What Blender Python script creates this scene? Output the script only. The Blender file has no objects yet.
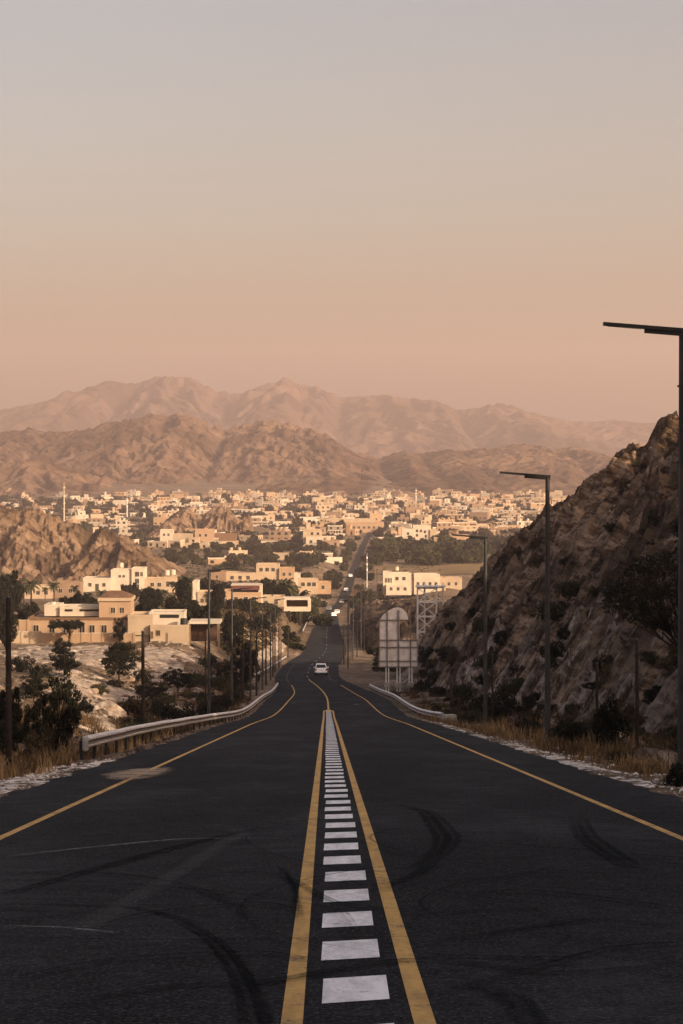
import bpy, bmesh, math, random
import numpy as np
from mathutils import Vector, Matrix

scene = bpy.context.scene
COL = scene.collection
R = random.Random(7)
F = 2417.8                       # focal length in pixels of the 85 mm lens
HZ = 440.0                       # image row of the horizon
CX = 341.5

# ------------------------------------------------------------------ noise
def _h(ix, iy, seed):
    n = (ix.astype(np.int64) * 374761393 + iy.astype(np.int64) * 668265263 + seed * 974634777) & 0xFFFFFFFF
    n = ((n ^ (n >> 13)) * 1274126177) & 0xFFFFFFFF
    n = ((n ^ (n >> 16)) * 2246822519) & 0xFFFFFFFF
    return ((n ^ (n >> 15)) & 0xFFFF) / 65535.0

def perlin(x, y, seed=0):
    x = np.asarray(x, float); y = np.asarray(y, float)
    x, y = np.broadcast_arrays(x, y)
    ix = np.floor(x); iy = np.floor(y)
    fx = x - ix; fy = y - iy
    u = fx * fx * fx * (fx * (fx * 6 - 15) + 10); v = fy * fy * fy * (fy * (fy * 6 - 15) + 10)
    def g(dx, dy):
        a = _h(ix + dx, iy + dy, seed) * 2 * math.pi
        return np.cos(a) * (fx - dx) + np.sin(a) * (fy - dy)
    a, b, c, d = g(0, 0), g(1, 0), g(0, 1), g(1, 1)
    return 1.5 * ((a * (1 - u) + b * u) * (1 - v) + (c * (1 - u) + d * u) * v)

def fbm(x, y, seed=0, oct=4, gain=.5):
    s = 0; a = 1.0
    for i in range(oct):
        s = s + a * perlin(x, y, seed + i * 17); x = x * 2.03 + 3.1; y = y * 2.03 + 1.7; a *= gain
    return s

def ridged(x, y, seed=0, oct=4, gain=.5):
    s = 0; a = 1.0; t = 0
    for i in range(oct):
        s = s + a * (1 - np.abs(perlin(x, y, seed + i * 31))) ** 2; t += a
        x = x * 2.1 + 5.3; y = y * 2.1 + 2.9; a *= gain
    return s / t

def cells(x, y, seed=0):
    """a random level per irregular cell and the distance to the cell's edge: broken blocks"""
    x = np.asarray(x, float); y = np.asarray(y, float); ix = np.floor(x); iy = np.floor(y)
    d1 = np.full(x.shape, 9.0); d2 = np.full(x.shape, 9.0); v = np.zeros(x.shape); sx = np.zeros(x.shape); sy = np.zeros(x.shape)
    for i in (-1, 0, 1):
        for j in (-1, 0, 1):
            cx = ix + i; cy = iy + j; qx = cx + _h(cx, cy, seed); qy = cy + _h(cx, cy, seed + 7)
            d = np.hypot(x - qx, y - qy); c = d < d1
            d2 = np.where(c, d1, np.minimum(d2, d)); v = np.where(c, _h(cx, cy, seed + 13), v); sx = np.where(c, x - qx, sx); sy = np.where(c, y - qy, sy); d1 = np.where(c, d, d1)
    return v + .5 * (sx * np.cos(v * 40) + sy * np.sin(v * 40)), d2 - d1

def sstep(a, b, x):
    t = np.clip((np.asarray(x, float) - a) / (b - a), 0, 1)
    return t * t * (3 - 2 * t)

def pchip(xs, ys):
    xs = np.array(xs, float); ys = np.array(ys, float)
    h = np.diff(xs); dl = np.diff(ys) / h
    m = np.zeros_like(ys); m[0] = dl[0]; m[-1] = dl[-1]
    for i in range(1, len(xs) - 1):
        if dl[i - 1] * dl[i] > 0:
            w1 = 2 * h[i] + h[i - 1]; w2 = h[i] + 2 * h[i - 1]
            m[i] = (w1 + w2) / (w1 / dl[i - 1] + w2 / dl[i])
    def f(x):
        x = np.asarray(x, float); xc = np.clip(x, xs[0], xs[-1])
        i = np.clip(np.searchsorted(xs, xc, side='right') - 1, 0, len(xs) - 2)
        t = (xc - xs[i]) / h[i]; t2 = t * t; t3 = t2 * t
        r = (2*t3-3*t2+1)*ys[i] + (t3-2*t2+t)*h[i]*m[i] + (-2*t3+3*t2)*ys[i+1] + (t3-t2)*h[i]*m[i+1]
        return r + np.where(x < xs[0], (x - xs[0]) * m[0], 0) + np.where(x > xs[-1], (x - xs[-1]) * m[-1], 0)
    return f

# ------------------------------------------------------------------ the lie of the land
# road: distance along the view, image column of its centre, image row  -> real x and z
_rk = [(215, 327.6, 700.2), (255, 324.5, 693.5), (300, 316, 685), (330, 309.5, 680), (355, 307.5, 675.5), (400, 310, 667), (430, 315, 662), (520, 326, 649.5),
       (640, 327, 630), (820, 331, 612), (930, 343, 600), (1100, 352, 576), (1260, 358, 560), (1450, 364, 544), (1700, 373, 529),
       (2050, 386, 513.5), (2500, 400, 500.5)]
_s = [-80, 0, 60, 120, 170]
_ds = _s + [k[0] for k in _rk]
road_x = pchip(_ds, [.167 - .00625 * s for s in _s] + [(k[1] - CX) * k[0] / F for k in _rk])
road_z = pchip(_ds, [-1.74 - .1034 * s for s in _s] + [-(k[2] - HZ) * k[0] / F for k in _rk])
_lk = [(-80, 6.5), (60, -8.2), (100, -11.9), (150, -16.6), (200, -20.6), (260, -24.6), (300, -26.9), (335, -28.8), (365, -29.4), (430, -32.5), (520, -36.8),
       (590, -40.4), (640, -43.6), (820, -51.2), (930, -55.5), (1100, -58.5), (1450, -61.8), (2000, -61.8), (2500, -62.2), (3200, -50), (12000, -40)]
left_z = pchip([k[0] for k in _lk], [k[1] for k in _lk])

# levelled ground under the houses that stand on the slopes: column, row, distance, half width in columns
PADS = [(124, 590.5, 800, 42), (50, 598, 740, 30), (170, 592, 700, 8), (203, 603, 560, 28), (245, 604, 590, 18), (285, 606, 608, 28), (262, 580, 850, 52), (314, 588, 790, 16),
        (398, 591, 930, 17), (429, 591, 930, 17), (453, 590, 1000, 10), (369, 599, 940, 16)]
def ground(x, y):
    """height of the ground (not the rock hill) at x, y"""
    x = np.asarray(x, float); y = np.asarray(y, float)
    rx = road_x(np.minimum(y, 2500)); rz = np.where(y < 2500, road_z(np.minimum(y, 2500)), left_z(y))
    o = x - rx; ao = np.abs(o)
    z = rz.copy() if hasattr(rz, 'copy') else rz
    w = sstep(6.5, 20, -o) * sstep(20, 75, y)
    z = rz * (1 - w) + left_z(y) * w
    near = sstep(40, 70, y) * (1 - sstep(300, 340, y))
    z = z - near * 1.1 * np.exp(-((-o - 10.5) / 2.6) ** 2) * (o < 0)
    z = z - near * 2.5 * np.exp(-((-o - 19) / 5.0) ** 2) * sstep(160, 200, y) * (1 - sstep(285, 325, y)) * (o < 0)
    for c, r_, d, hw in PADS:
        k = 1 - sstep(hw * d / F + 1, hw * d / F + 22, np.abs(x - (c - CX) * d / F)); k = k * (1 - sstep(5, 45, d - 4 - y)) * (1 - sstep(14, 60, y - d)) * sstep(8, 15, ao)
        z = z * (1 - k) + (-(r_ - HZ) * d / F) * k
    a = sstep(5.8, 9, ao)
    farr = sstep(300, 900, y)
    n = .30 * fbm(x / 5, y / 7, 3) + .10 * fbm(x / 1.3, y / 1.3, 9, 3)
    z = z + a * n * (1 - .6 * farr) + sstep(8, 60, ao) * (.7 + .7 * farr) * fbm(x / 45, y / 60, 21, 3) * sstep(380, 460, y)
    z = z - np.where(ao < 5.75, np.where(y < 420, .06, .3), np.where(ao < 6.5, .04, .03)) - sstep(5.75, 7, ao) * .12
    return z

def gz(x, y):
    return float(ground(np.array([x]), np.array([y]))[0])

def px(col, d):                  # a column at a distance -> x
    return (col - CX) * d / F

def zrow(row, d):
    return -(row - HZ) * d / F

_dd = np.exp(np.linspace(math.log(20), math.log(2900), 1600))
def hit(col, row):
    """distance at which a sight line meets the ground"""
    g = ground(px(col, _dd), _dd); s = zrow(row, _dd)
    k = np.nonzero(s <= g)[0]
    return float(_dd[k[0]]) if len(k) else 2900.0

def road_pt(col, row):           # a point of the near road plane
    d = 1.74 * F / (row - HZ - .1034 * F)
    return px(col, d), d

# ------------------------------------------------------------------ materials
MATS = {}
def nmat(name, base=(.5, .5, .5), rough=.9, metal=0.0, spec=.3):
    m = bpy.data.materials.new(name); m.use_nodes = True
    b = m.node_tree.nodes['Principled BSDF']
    b.inputs['Base Color'].default_value = (*base, 1); b.inputs['Roughness'].default_value = rough
    b.inputs['Metallic'].default_value = metal; b.inputs['Specular IOR Level'].default_value = spec
    MATS[name] = m
    return m, m.node_tree, b

def N(nt, t, **kw):
    n = nt.nodes.new(t)
    for k, v in kw.items():
        if k in n.inputs: n.inputs[k].default_value = v
        else: setattr(n, k, v)
    return n

def noise(nt, vec, scale, detail=6, rough=.6, dist=0.0):
    n = N(nt, 'ShaderNodeTexNoise', Scale=scale, Detail=detail, Roughness=rough, Distortion=dist)
    if vec is not None: nt.links.new(vec, n.inputs['Vector'])
    return n.outputs['Fac']

def ramp(nt, fac, stops, interp='LINEAR'):
    r = nt.nodes.new('ShaderNodeValToRGB'); cr = r.color_ramp; cr.interpolation = interp
    while len(cr.elements) < len(stops): cr.elements.new(.5)
    for e, (p, c) in zip(cr.elements, stops):
        e.position = p; e.color = (*c, 1) if len(c) == 3 else c
    nt.links.new(fac, r.inputs['Fac'])
    return r.outputs['Color']

def mixc(nt, fac, a, b, mode='MIX'):
    m = nt.nodes.new('ShaderNodeMix'); m.data_type = 'RGBA'; m.blend_type = mode
    for s, v in ((m.inputs[0], fac), (m.inputs[6], a), (m.inputs[7], b)):
        if isinstance(v, (int, float)): s.default_value = v
        elif isinstance(v, tuple): s.default_value = (*v, 1)
        else: nt.links.new(v, s)
    return m.outputs[2]

def math_(nt, op, a, b=0.0):
    m = nt.nodes.new('ShaderNodeMath'); m.operation = op
    for s, v in ((m.inputs[0], a), (m.inputs[1], b)):
        if isinstance(v, (int, float)): s.default_value = v
        else: nt.links.new(v, s)
    return m.outputs[0]

def bump(nt, b, h, strength=.5, dist=.1):
    n = N(nt, 'ShaderNodeBump', Strength=strength, Distance=dist)
    nt.links.new(h, n.inputs['Height']); nt.links.new(n.outputs[0], b.inputs['Normal'])

def pos(nt, scale=None, rot=None):
    g = nt.nodes.new('ShaderNodeNewGeometry').outputs['Position']
    if scale or rot:
        m = nt.nodes.new('ShaderNodeMapping'); nt.links.new(g, m.inputs['Vector'])
        if scale: m.inputs['Scale'].default_value = scale
        if rot: m.inputs['Rotation'].default_value = rot
        return m.outputs[0]
    return g

def surf(name, c1, c2, scale, rough=.9, b=0.0, spec=.25, detail=5, metal=0.0, lo=.35, hi=.65, bd=.02, obj=False):
    m, nt, bs = nmat(name, c1, rough, metal, spec)
    v = N(nt, 'ShaderNodeTexCoord').outputs['Object'] if obj else pos(nt)
    f = noise(nt, v, scale, detail)
    nt.links.new(ramp(nt, f, [(lo, c1), (hi, c2)]), bs.inputs['Base Color'])
    if b: bump(nt, bs, f, b, bd)
    return m

def rock_mat(name, dark, mid, pale, s=1.0, dip=-.58, bs=.9, palefac=.62, big=.06):
    m, nt, b = nmat(name, mid, .95, 0, .1)
    p = pos(nt)
    bg_ = noise(nt, p, big * s, 5, .65, .4); bg2 = noise(nt, pos(nt, (1.3, 1, .8)), big * 2.6 * s, 4, .6); med = noise(nt, p, .5 * s, 9, .72, .6)
    r = nt.nodes.new('ShaderNodeMapping'); nt.links.new(p, r.inputs['Vector']); r.inputs['Rotation'].default_value = (.12, dip, .2)
    q = nt.nodes.new('ShaderNodeMapping'); nt.links.new(r.outputs[0], q.inputs['Vector']); q.inputs['Scale'].default_value = (.35, .25, 2.6)
    st = noise(nt, q.outputs[0], .6 * s, 8, .74, .5)
    f = math_(nt, 'ADD', math_(nt, 'MULTIPLY', med, .5), math_(nt, 'MULTIPLY', st, .5))
    h = palefac
    c = ramp(nt, f, [(.40, dark), (.475, mid), (.53, tuple(.55 * a + .45 * q_ for a, q_ in zip(mid, pale))), (h, pale)])
    c2 = ramp(nt, f, [(.43, dark), (.56, tuple(.6 * v for v in mid)), (.66, mid)])
    c = mixc(nt, ramp(nt, bg_, [(.44, (0, 0, 0)), (.56, (.9, .9, .9))]), c, c2)
    c = mixc(nt, ramp(nt, bg2, [(.52, (0, 0, 0)), (.64, (.5, .5, .5))]), c, tuple(.45 * a + .5 * q_ for a, q_ in zip(mid, pale)))
    nt.links.new(c, b.inputs['Base Color'])
    fine = noise(nt, p, 2.6 * s, 6, .7)
    hgt = math_(nt, 'ADD', math_(nt, 'MULTIPLY', f, 2.0), math_(nt, 'MULTIPLY', fine, .35))
    bump(nt, b, hgt, bs, .9 / s)
    return m

def make_materials():
    # asphalt: dark binder, pale stone chips, broad worn areas, bands polished by tyres
    m, nt, b = nmat('asphalt', (.03, .03, .03), 1.0, 0, .06)
    p = pos(nt)
    big = noise(nt, pos(nt, (1, .25, 1)), .35, 5, .6); med = noise(nt, p, 2.2, 6, .65)
    vor = N(nt, 'ShaderNodeTexVoronoi', Scale=26.0); nt.links.new(p, vor.inputs['Vector'])
    chip = noise(nt, p, 34, 3, .8)
    c = ramp(nt, math_(nt, 'ADD', math_(nt, 'MULTIPLY', big, .6), math_(nt, 'MULTIPLY', med, .4)),
             [(.40, (.0072, .0074, .0082)), (.5, (.0150, .0153, .0165)), (.60, (.033, .0333, .035))])
    c = mixc(nt, ramp(nt, chip, [(.52, (0, 0, 0)), (.66, (.8, .8, .8))]), c, (.115, .113, .112)); c = mixc(nt, ramp(nt, noise(nt, p, 21, 4, .8), [(.36, (.85, .85, .85)), (.48, (0, 0, 0))]), c, (.005, .005, .006))
    nt.links.new(c, b.inputs['Base Color'])
    hh = math_(nt, 'ADD', vor.outputs['Distance'], chip)
    bump(nt, b, hh, .55, .02)
    # paint worn through to the asphalt
    def paint(name, col, wear):
        m, nt, b = nmat(name, col, .75, 0, .3)
        p = pos(nt)
        w = noise(nt, p, 2.6, 10, .8); w2 = noise(nt, pos(nt, (3, .6, 1)), 2.0, 6, .7); ch = noise(nt, p, 30, 3, .8)
        d = tuple(.55 * v for v in col)
        cc = mixc(nt, ramp(nt, w2, [(.4, (0, 0, 0)), (.65, (.8, .8, .8))]), col, d)
        k = math_(nt, 'ADD', math_(nt, 'MULTIPLY', w, .7), math_(nt, 'MULTIPLY', ch, .3))
        cc = mixc(nt, ramp(nt, k, [(wear, (0, 0, 0)), (wear + .06, (.85, .85, .85))]), cc, (.04, .037, .034))
        nt.links.new(cc, b.inputs['Base Color'])
        bump(nt, b, ch, .3, .01)
        return m
    paint('yellow_paint', (.60, .345, .085), .535); paint('faded_yellow_paint', (.085, .055, .025), .5); paint('white_paint', (.88, .85, .82), .555); paint('old_white_paint', (.30, .29, .28), .5)
    # tyre rubber and dust laid on the road, thinning out where the noise is low; FADE is stored on the strip
    def film(name, col, lo, hi, amount):
        m, nt, b = nmat(name, col, 1.0, 0, .04)
        out = nt.nodes['Material Output']
        at = N(nt, 'ShaderNodeAttribute', attribute_name='fade'); tr = nt.nodes.new('ShaderNodeBsdfTransparent'); mx = nt.nodes.new('ShaderNodeMixShader')
        w = noise(nt, pos(nt), 11, 6, .8)
        if name == 'spilt_sand': w = math_(nt, 'ADD', noise(nt, pos(nt), 1.6, 8, .7), math_(nt, 'MULTIPLY', math_(nt, 'SUBTRACT', at.outputs['Fac'], .6), .28))
        f = math_(nt, 'MULTIPLY', math_(nt, 'MULTIPLY', ramp(nt, w, [(lo, (0, 0, 0)), (hi, (1, 1, 1))]), at.outputs['Fac']), amount)
        nt.links.new(f, mx.inputs[0]); nt.links.new(tr.outputs[0], mx.inputs[1]); nt.links.new(b.outputs[0], mx.inputs[2]); nt.links.new(mx.outputs[0], out.inputs['Surface'])
        return m
    film('tyre_rubber', (.004, .004, .0045), .3, .62, .72)
    film('road_dust', (.22, .21, .205), .40, .72, .30); film('pale_scuff', (.34, .33, .32), .36, .62, .6)
    film('spilt_sand', (.40, .30, .21), .40, .56, .8)
    # ground: sandy gravel, darker scrub soil, pale dusty patches
    m, nt, b = nmat('desert_soil', (.3, .2, .13), .95, 0, .1)
    p = pos(nt)
    n1 = noise(nt, p, .035, 6, .6); n2 = noise(nt, p, .5, 8, .7); n3 = noise(nt, p, 3.5, 6, .75)
    f = math_(nt, 'ADD', math_(nt, 'MULTIPLY', n2, .6), math_(nt, 'MULTIPLY', n3, .4))
    c = ramp(nt, f, [(.38, (.035, .022, .013)), (.47, (.14, .092, .058)), (.54, (.27, .19, .125)), (.63, (.48, .385, .295))])
    c = mixc(nt, ramp(nt, n1, [(.36, (0, 0, 0)), (.56, (.85, .85, .85))]), c, mixc(nt, .7, c, (.052, .036, .018)))
    nt.links.new(c, b.inputs['Base Color']); bump(nt, b, f, .9, .25)
    surf('pale_gravel', (.13, .095, .07), (.72, .65, .57), 2.4, .95, .9, .1, 9, 0, .42, .58, .12)
    surf('pale_slope', (.17, .12, .085), (.47, .38, .30), 1.1, .95, .7, .1, 9, 0, .38, .66, .15)
    surf('field_soil', (.24, .15, .08), (.13, .095, .045), .02, .95, 0, .1)
    rock_mat('hill_rock', (.014, .008, .0045), (.150, .088, .049), (.60, .42, .28), 1.0)
    rock_mat('cut_rock', (.024, .015, .010), (.23, .155, .107), (.66, .52, .41), 1.5, -.9)
    rock_mat('dark_knoll_rock', (.02, .013, .009), (.09, .056, .036), (.26, .185, .13), .3)
    rock_mat('knoll_rock', (.035, .02, .012), (.20, .125, .075), (.36, .25, .165), .3)
    rock_mat('dark_mountain_rock', (.04, .024, .017), (.120, .074, .052), (.19, .122, .085), .03, -.4, .6, .68)
    rock_mat('mountain_rock', (.058, .033, .021), (.185, .112, .072), (.32, .205, .135), .045, -.4, .9, .66)
    rock_mat('boulder_rock', (.04, .027, .02), (.17, .12, .09), (.40, .33, .27), 3.0)
    # walls
    for nm, c in (('cream_plaster', (.40, .30, .205)), ('peach_plaster', (.365, .24, .15)), ('white_plaster', (.49, .41, .32)),
                  ('tan_plaster', (.24, .16, .105)), ('grey_plaster', (.29, .24, .19))):
        surf(nm, c, tuple(.80 * v for v in c), .35, .9, .1, .15, 6, 0, .4, .7)
    surf('brown_trim', (.17, .095, .055), (.12, .07, .04), 2, .85)
    surf('roof_tile', (.19, .105, .062), (.10, .055, .034), 1.2, .9, .6, .1)
    surf('red_door', (.085, .043, .030), (.055, .028, .02), 1.5, .7)
    surf('shade_cloth', (.13, .045, .04), (.09, .035, .03), 1.5, .8)
    nmat('dark_glass', (.018, .017, .016), .15, 0, .5)
    nmat('car_glass', (.012, .013, .015), .06, 0, .5)
    nmat('black_rubber', (.012, .012, .012), .8, 0, .2)
    nmat('tail_lamp_red', (.35, .012, .01), .25, 0, .5)
    nmat('clear_lens', (.6, .6, .58), .1, 0, .5)
    nmat('chrome', (.6, .6, .6), .2, 1.0, .5)
    m, nt, b = nmat('white_car_paint', (.88, .87, .85), .35, 0, .5); b.inputs['Coat Weight'].default_value = .5
    nmat('grey_car_paint', (.22, .22, .22), .35, .3, .5)
    surf('galvanized_steel', (.40, .385, .37), (.25, .24, .23), 4, .5, .05, .5, 5, .55)
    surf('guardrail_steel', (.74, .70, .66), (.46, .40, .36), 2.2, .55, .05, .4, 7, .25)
    surf('strut_and_rail_shade_steel', (.24, .20, .17), (.12, .095, .08), 2.2, .7, .05, .3, 7, .1)  # dark billboard struts, also the shade painted into the guardrail's valley
    surf('dark_lamp_paint', (.022, .02, .018), (.014, .013, .012), 3, .55, 0, .4, 4, .2)
    surf('lamp_pole_steel', (.058, .056, .054), (.03, .029, .028), 2.5, .5, 0, .4, 4, .4)
    surf('dark_wood', (.040, .029, .022), (.02, .015, .012), 4, .9, .3, .15)
    surf('panel_sheet', (.80, .72, .67), (.58, .50, .45), 1.4, .7, .05, .3, 7)
    surf('white_steel', (.78, .73, .68), (.6, .55, .5), 2, .6, 0, .35)
    surf('concrete', (.34, .30, .26), (.22, .19, .16), 1.5, .9, .3, .15, 7)
    surf('bark', (.055, .038, .027), (.028, .02, .014), 3, .95, .6, .1, 6)
    def leaf(name, a, bb, s):
        m, nt, b = nmat(name, a, .8, 0, .15)
        oi = N(nt, 'ShaderNodeObjectInfo').outputs['Random']
        f = math_(nt, 'ADD', math_(nt, 'MULTIPLY', noise(nt, pos(nt), s, 4, .7), .8), math_(nt, 'MULTIPLY', oi, .2))
        nt.links.new(ramp(nt, f, [(.35, a), (.7, bb)]), b.inputs['Base Color'])
        return m
    leaf('dark_leaves', (.006, .007, .004), (.019, .018, .010), 1.5)
    leaf('olive_leaves', (.02, .020, .009), (.055, .047, .022), .6)
    leaf('orchard_leaves', (.022, .026, .011), (.055, .052, .022), .2)
    leaf('palm_leaves', (.022, .026, .012), (.06, .056, .027), .4)
    leaf('scrub_leaves', (.03, .021, .011), (.09, .06, .03), 1.2)
    leaf('straw', (.09, .054, .024), (.36, .23, .11), .5)
    leaf('brown_straw', (.05, .03, .015), (.13, .08, .038), .7)
make_materials()
M = MATS

# ------------------------------------------------------------------ mesh helpers
def mesh_np(name, V, faces, mats, mi=None, smooth=False):
    """mesh from a vertex array and one or several equal-sided face arrays"""
    me = bpy.data.meshes.new(name)
    if not isinstance(faces, (list, tuple)): faces = [faces]
    faces = [f for f in faces if len(f)]
    V = np.asarray(V, np.float32)
    me.vertices.add(len(V)); me.vertices.foreach_set('co', V.ravel())
    loops = np.concatenate([f.ravel() for f in faces]).astype(np.int32)
    tot = np.concatenate([np.full(len(f), f.shape[1]) for f in faces]).astype(np.int32)
    me.loops.add(len(loops)); me.loops.foreach_set('vertex_index', loops)
    st = np.concatenate([[0], np.cumsum(tot)[:-1]]).astype(np.int32)
    me.polygons.add(len(tot)); me.polygons.foreach_set('loop_start', st); me.polygons.foreach_set('loop_total', tot)
    for m in (mats if isinstance(mats, (list, tuple)) else [mats]): me.materials.append(m)
    if mi is not None: me.polygons.foreach_set('material_index', np.asarray(mi, np.int32))
    me.polygons.foreach_set('use_smooth', np.full(len(tot), smooth))
    me.update(calc_edges=True); me.validate()
    return me

def link(name, me, parent=None, loc=None, rz=0.0):
    o = bpy.data.objects.new(name, me); COL.objects.link(o)
    if parent is not None: o.parent = parent
    if loc is not None: o.location = loc
    if rz: o.rotation_euler = (0, 0, rz)
    return o

def tag(o, label=None, cat=None, group=None, kind=None):
    if label: o['label'] = label
    if cat: o['category'] = cat
    if group: o['group'] = group
    if kind: o['kind'] = kind
    return o

def empty(name, loc=(0, 0, 0), rz=0.0):
    return link(name, None, None, loc, rz)

def copy_tree(o, parent=None):
    c = o.copy(); COL.objects.link(c)
    if parent is not None: c.parent = parent
    for ch in o.children: copy_tree(ch, c)
    return c

class MB:
    """collects shapes and links them as ONE mesh object"""
    def __init__(s): s.v = []; s.f = []; s.m = []
    def add(s, vs, fs, mi=0):
        k = len(s.v); s.v += [tuple(v) for v in vs]; s.f += [tuple(k + i for i in f) for f in fs]; s.m += [mi] * len(fs); return s
    def box(s, c, d, mi=0, rz=0.0, top=1.0, bottom=True):
        x, y, z = d[0] / 2, d[1] / 2, d[2] / 2; co, si = math.cos(rz), math.sin(rz); vs = []
        for zz, k in ((-z, 1.0), (z, top)):
            for xx, yy in ((-x, -y), (x, -y), (x, y), (-x, y)):
                xx *= k; yy *= k
                vs.append((c[0] + xx * co - yy * si, c[1] + xx * si + yy * co, c[2] + zz))
        fs = [(0, 1, 5, 4), (1, 2, 6, 5), (2, 3, 7, 6), (3, 0, 4, 7), (4, 5, 6, 7)]
        if bottom: fs.append((3, 2, 1, 0))
        return s.add(vs, fs, mi)
    def span(s, x0, x1, y0, y1, z0, z1, mi=0):
        return s.box(((x0 + x1) / 2, (y0 + y1) / 2, (z0 + z1) / 2), (x1 - x0, y1 - y0, z1 - z0), mi)
    def tube(s, p0, p1, r0, r1=None, n=8, mi=0, caps=True):
        r1 = r0 if r1 is None else r1
        p0 = Vector(p0); p1 = Vector(p1); d = (p1 - p0).normalized()
        a = d.orthogonal().normalized(); b = d.cross(a); vs = []
        for p, r in ((p0, r0), (p1, r1)):
            for i in range(n):
                t = 2 * math.pi * i / n; vs.append(p + a * (r * math.cos(t)) + b * (r * math.sin(t)))
        fs = [(i, (i + 1) % n, n + (i + 1) % n, n + i) for i in range(n)]
        if caps: fs += [tuple(range(n - 1, -1, -1)), tuple(range(n, 2 * n))]
        return s.add(vs, fs, mi)
    def path(s, pts, rad, n=6, mi=0):
        pts = [Vector(p) for p in pts]; vs = []; a = None
        for i, p in enumerate(pts):
            d = (pts[min(i + 1, len(pts) - 1)] - pts[max(i - 1, 0)]).normalized()
            a = d.orthogonal().normalized() if a is None else (a - d * a.dot(d)).normalized()
            b = d.cross(a); r = rad[i] if isinstance(rad, (list, tuple)) else rad
            for k in range(n):
                t = 2 * math.pi * k / n; vs.append(p + a * (r * math.cos(t)) + b * (r * math.sin(t)))
        fs = [(i * n + k, i * n + (k + 1) % n, (i + 1) * n + (k + 1) % n, (i + 1) * n + k) for i in range(len(pts) - 1) for k in range(n)]
        fs += [tuple(range(n - 1, -1, -1)), tuple(range((len(pts) - 1) * n, len(pts) * n))]
        return s.add(vs, fs, mi)
    def bar(s, p0, p1, w, h, mi=0):
        p0 = Vector(p0); p1 = Vector(p1); d = (p1 - p0).normalized()
        up = Vector((0, 0, 1)) if abs(d.z) < .9 else Vector((0, 1, 0))
        a = d.cross(up).normalized(); b = a.cross(d); vs = []
        for p in (p0, p1):
            for i, j in ((-1, -1), (1, -1), (1, 1), (-1, 1)): vs.append(p + a * (w / 2 * i) + b * (h / 2 * j))
        return s.add(vs, [(0, 1, 5, 4), (1, 2, 6, 5), (2, 3, 7, 6), (3, 0, 4, 7), (4, 5, 6, 7), (3, 2, 1, 0)], mi)
    def prism(s, poly, y0, y1, mi=0):           # poly in x, z
        n = len(poly); vs = [(x, y0, z) for x, z in poly] + [(x, y1, z) for x, z in poly]
        return s.add(vs, [(i, (i + 1) % n, n + (i + 1) % n, n + i) for i in range(n)] + [tuple(range(n - 1, -1, -1)), tuple(range(n, 2 * n))], mi)
    def mesh(s, name, mats, smooth=False, bevel=0.0):
        me = bpy.data.meshes.new(name); me.from_pydata(s.v, [], s.f)
        for m in (mats if isinstance(mats, (list, tuple)) else [mats]): me.materials.append(m)
        me.polygons.foreach_set('material_index', s.m)
        bm = bmesh.new(); bm.from_mesh(me); bmesh.ops.recalc_face_normals(bm, faces=bm.faces)
        if bevel: bmesh.ops.bevel(bm, geom=bm.edges[:], offset=bevel, segments=2, affect='EDGES', profile=.6)
        bm.to_mesh(me); bm.free()
        if smooth: me.polygons.foreach_set('use_smooth', [True] * len(me.polygons))
        me.update(); return me
    def build(s, name, mats, parent=None, loc=None, rz=0.0, smooth=False, bevel=0.0):
        return link(name, s.mesh(name, mats, smooth, bevel), parent, loc, rz)

def grid_mesh(name, X, Y, Z, mat, smooth=True):
    r, c = X.shape
    V = np.stack([X, Y, Z], -1).reshape(-1, 3)
    i = np.arange(r * c).reshape(r, c)
    Fc = np.stack([i[:-1, :-1], i[:-1, 1:], i[1:, 1:], i[1:, :-1]], -1).reshape(-1, 4)
    return mesh_np(name, V, Fc, mat, None, smooth)
# ------------------------------------------------------------------ camera, sky, sun, haze
cam = bpy.data.cameras.new('camera'); cam.lens = 85; cam.sensor_fit = 'VERTICAL'; cam.sensor_height = 36; cam.sensor_width = 24
cam.shift_y = -72 / 1024; cam.clip_end = 40000; cam.clip_start = .1
co = bpy.data.objects.new('camera', cam); COL.objects.link(co); co.rotation_euler = (math.radians(90), 0, 0)
scene.camera = co

SUN_EL, SUN_AZ = math.radians(21), math.radians(130)      # azimuth clockwise from the view direction: right and behind
SD = Vector((math.sin(SUN_AZ) * math.cos(SUN_EL), math.cos(SUN_AZ) * math.cos(SUN_EL), math.sin(SUN_EL)))
sl = bpy.data.lights.new('sun', 'SUN'); sl.energy = 4.9; sl.angle = math.radians(.6); sl.color = (1.0, .78, .54)
so = bpy.data.objects.new('sun', sl); COL.objects.link(so); so.rotation_euler = SD.to_track_quat('Z', 'Y').to_euler(); so.location = (60, -60, 80)

w = bpy.data.worlds.new('World'); scene.world = w; w.use_nodes = True
nt = w.node_tree; bg = nt.nodes['Background']
sky = nt.nodes.new('ShaderNodeTexSky'); sky.sky_type = 'NISHITA'; sky.sun_disc = False
sky.sun_elevation = SUN_EL; sky.sun_rotation = SUN_AZ; sky.air_density = .7; sky.dust_density = 4.0; sky.ozone_density = .6
tc = nt.nodes.new('ShaderNodeTexCoord'); sx = nt.nodes.new('ShaderNodeSeparateXYZ'); nt.links.new(tc.outputs['Generated'], sx.inputs[0])
air = ramp(nt, sx.outputs['Z'], [(.17, (1.065, .828, .624)), (.55, (1.34, 1.14, .97))])         # dust-laden low air, clearer overhead
tint = mixc(nt, 1.0, sky.outputs[0], air, 'MULTIPLY')
nt.links.new(tint, bg.inputs['Color']); bg.inputs['Strength'].default_value = .15

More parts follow.
